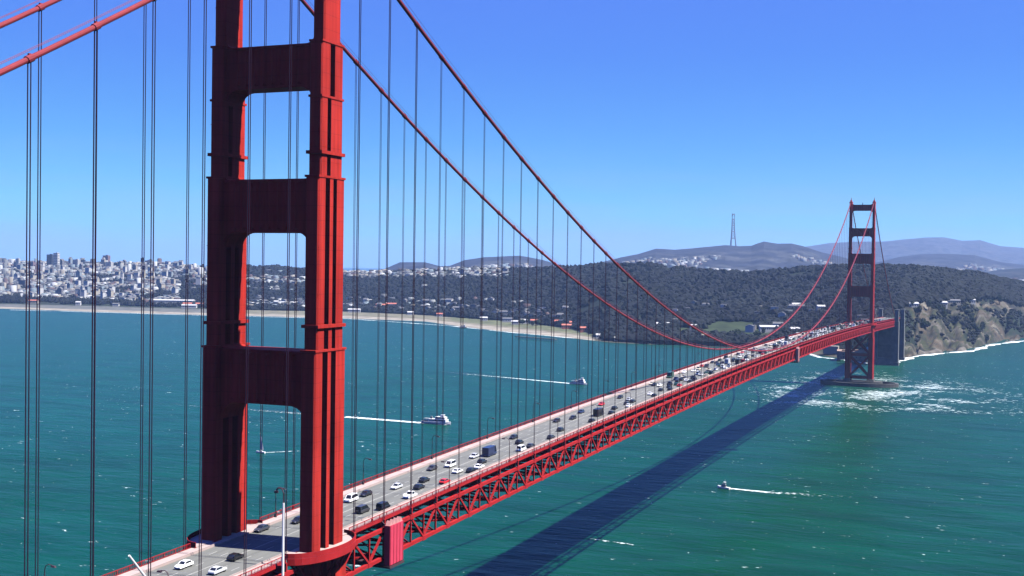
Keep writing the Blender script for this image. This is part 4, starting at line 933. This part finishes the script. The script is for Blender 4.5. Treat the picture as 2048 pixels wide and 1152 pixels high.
# ------------------------------------------------------------------ light, sky, camera
sun_dir = Vector((.64, .075, 1.)).normalized(); el = math.asin(sun_dir.z); rot = math.atan2(sun_dir.x, sun_dir.y)
sd = bpy.data.lights.new('sun', 'SUN'); sd.energy = 5.0; sd.angle = math.radians(.53); sd.color = (1, .955, .88); so = bpy.data.objects.new('sun', sd); C.objects.link(so); so.rotation_euler = (-sun_dir).to_track_quat('-Z', 'Y').to_euler(); so.location = (300, 0, 500)
w = bpy.data.worlds.new('World'); bpy.context.scene.world = w; w.use_nodes = True; nt = w.node_tree; bg = nt.nodes['Background']
sk = N(nt, 'ShaderNodeTexSky', sky_type='NISHITA'); sk.sun_disc = False; sk.sun_elevation = el; sk.sun_rotation = rot; sk.air_density = 1.; sk.dust_density = 0.; sk.ozone_density = 5.; sk.altitude = 100
hs = N(nt, 'ShaderNodeHueSaturation'); hs.inputs['Saturation'].default_value = 1.6; tn = N(nt, 'ShaderNodeMix', data_type='RGBA', blend_type='MULTIPLY'); tn.inputs[0].default_value = 1; tn.inputs[7].default_value = (.80, .93, 1.15, 1); nt.links.new(sk.outputs[0], hs.inputs['Color']); nt.links.new(hs.outputs[0], tn.inputs[6]); 
ml = N(nt, 'ShaderNodeVectorMath', operation='MULTIPLY_ADD'); nt.links.new(tn.outputs[2], ml.inputs[0]); ml.inputs[1].default_value = tuple(v*.877 for v in (.276, .73, .17)); ml.inputs[2].default_value = tuple(v/2.83/.05 for v in (.094, .08, .78))
tw = N(nt, 'ShaderNodeTexCoord'); mw = N(nt, 'ShaderNodeMapping'); mw.inputs['Scale'].default_value = (6, 6, 45); nt.links.new(tw.outputs['Generated'], mw.inputs['Vector']); nw = N(nt, 'ShaderNodeTexNoise'); nw.inputs['Scale'].default_value = 1.; nw.inputs['Detail'].default_value = 6; nt.links.new(mw.outputs[0], nw.inputs['Vector'])
sw_ = N(nt, 'ShaderNodeSeparateXYZ'); nt.links.new(tw.outputs['Generated'], sw_.inputs[0]); e1 = N(nt, 'ShaderNodeMapRange'); nt.links.new(sw_.outputs['Z'], e1.inputs['Value'])
for k, v in zip(('From Min', 'From Max', 'To Min', 'To Max'), (.10, .012, 0., 1.)): e1.inputs[k].default_value = v
e2 = N(nt, 'ShaderNodeMapRange'); nt.links.new(nw.outputs['Fac'], e2.inputs['Value'])
for k, v in zip(('From Min', 'From Max', 'To Min', 'To Max'), (.36, .66, .08, .62)): e2.inputs[k].default_value = v
e3 = N(nt, 'ShaderNodeMath', operation='MULTIPLY'); nt.links.new(e1.outputs[0], e3.inputs[0]); nt.links.new(e2.outputs[0], e3.inputs[1])
mc = N(nt, 'ShaderNodeMix', data_type='RGBA'); nt.links.new(e3.outputs[0], mc.inputs[0]); nt.links.new(ml.outputs[0], mc.inputs[6]); mc.inputs[7].default_value = tuple(v/2.83/.05 for v in (.36, .50, .82))+(1,)
nt.links.new(mc.outputs[2], bg.inputs['Color']); bg.inputs['Strength'].default_value = .05
cd = bpy.data.cameras.new('camera'); cd.sensor_width = 36; cd.lens = 36*F/2048; cd.clip_start = .5; cd.clip_end = 80000
co = bpy.data.objects.new('camera', cd); C.objects.link(co)
co.matrix_world = Matrix(((r_[0], u_[0], -f_[0], CAM[0]), (r_[1], u_[1], -f_[1], CAM[1]), (r_[2], u_[2], -f_[2], CAM[2]), (0, 0, 0, 1)))
sc = bpy.context.scene; sc.camera = co; sc.render.resolution_x, sc.render.resolution_y = 1024, 576
sc.view_settings.view_transform = 'Standard'; sc.view_settings.look = 'None'; sc.view_settings.exposure = 1.5; sc.view_settings.gamma = 1
sc.cycles.max_bounces = 5; sc.cycles.diffuse_bounces = 0; sc.cycles.transparent_max_bounces = 12; sc.cycles.volume_bounces = 1
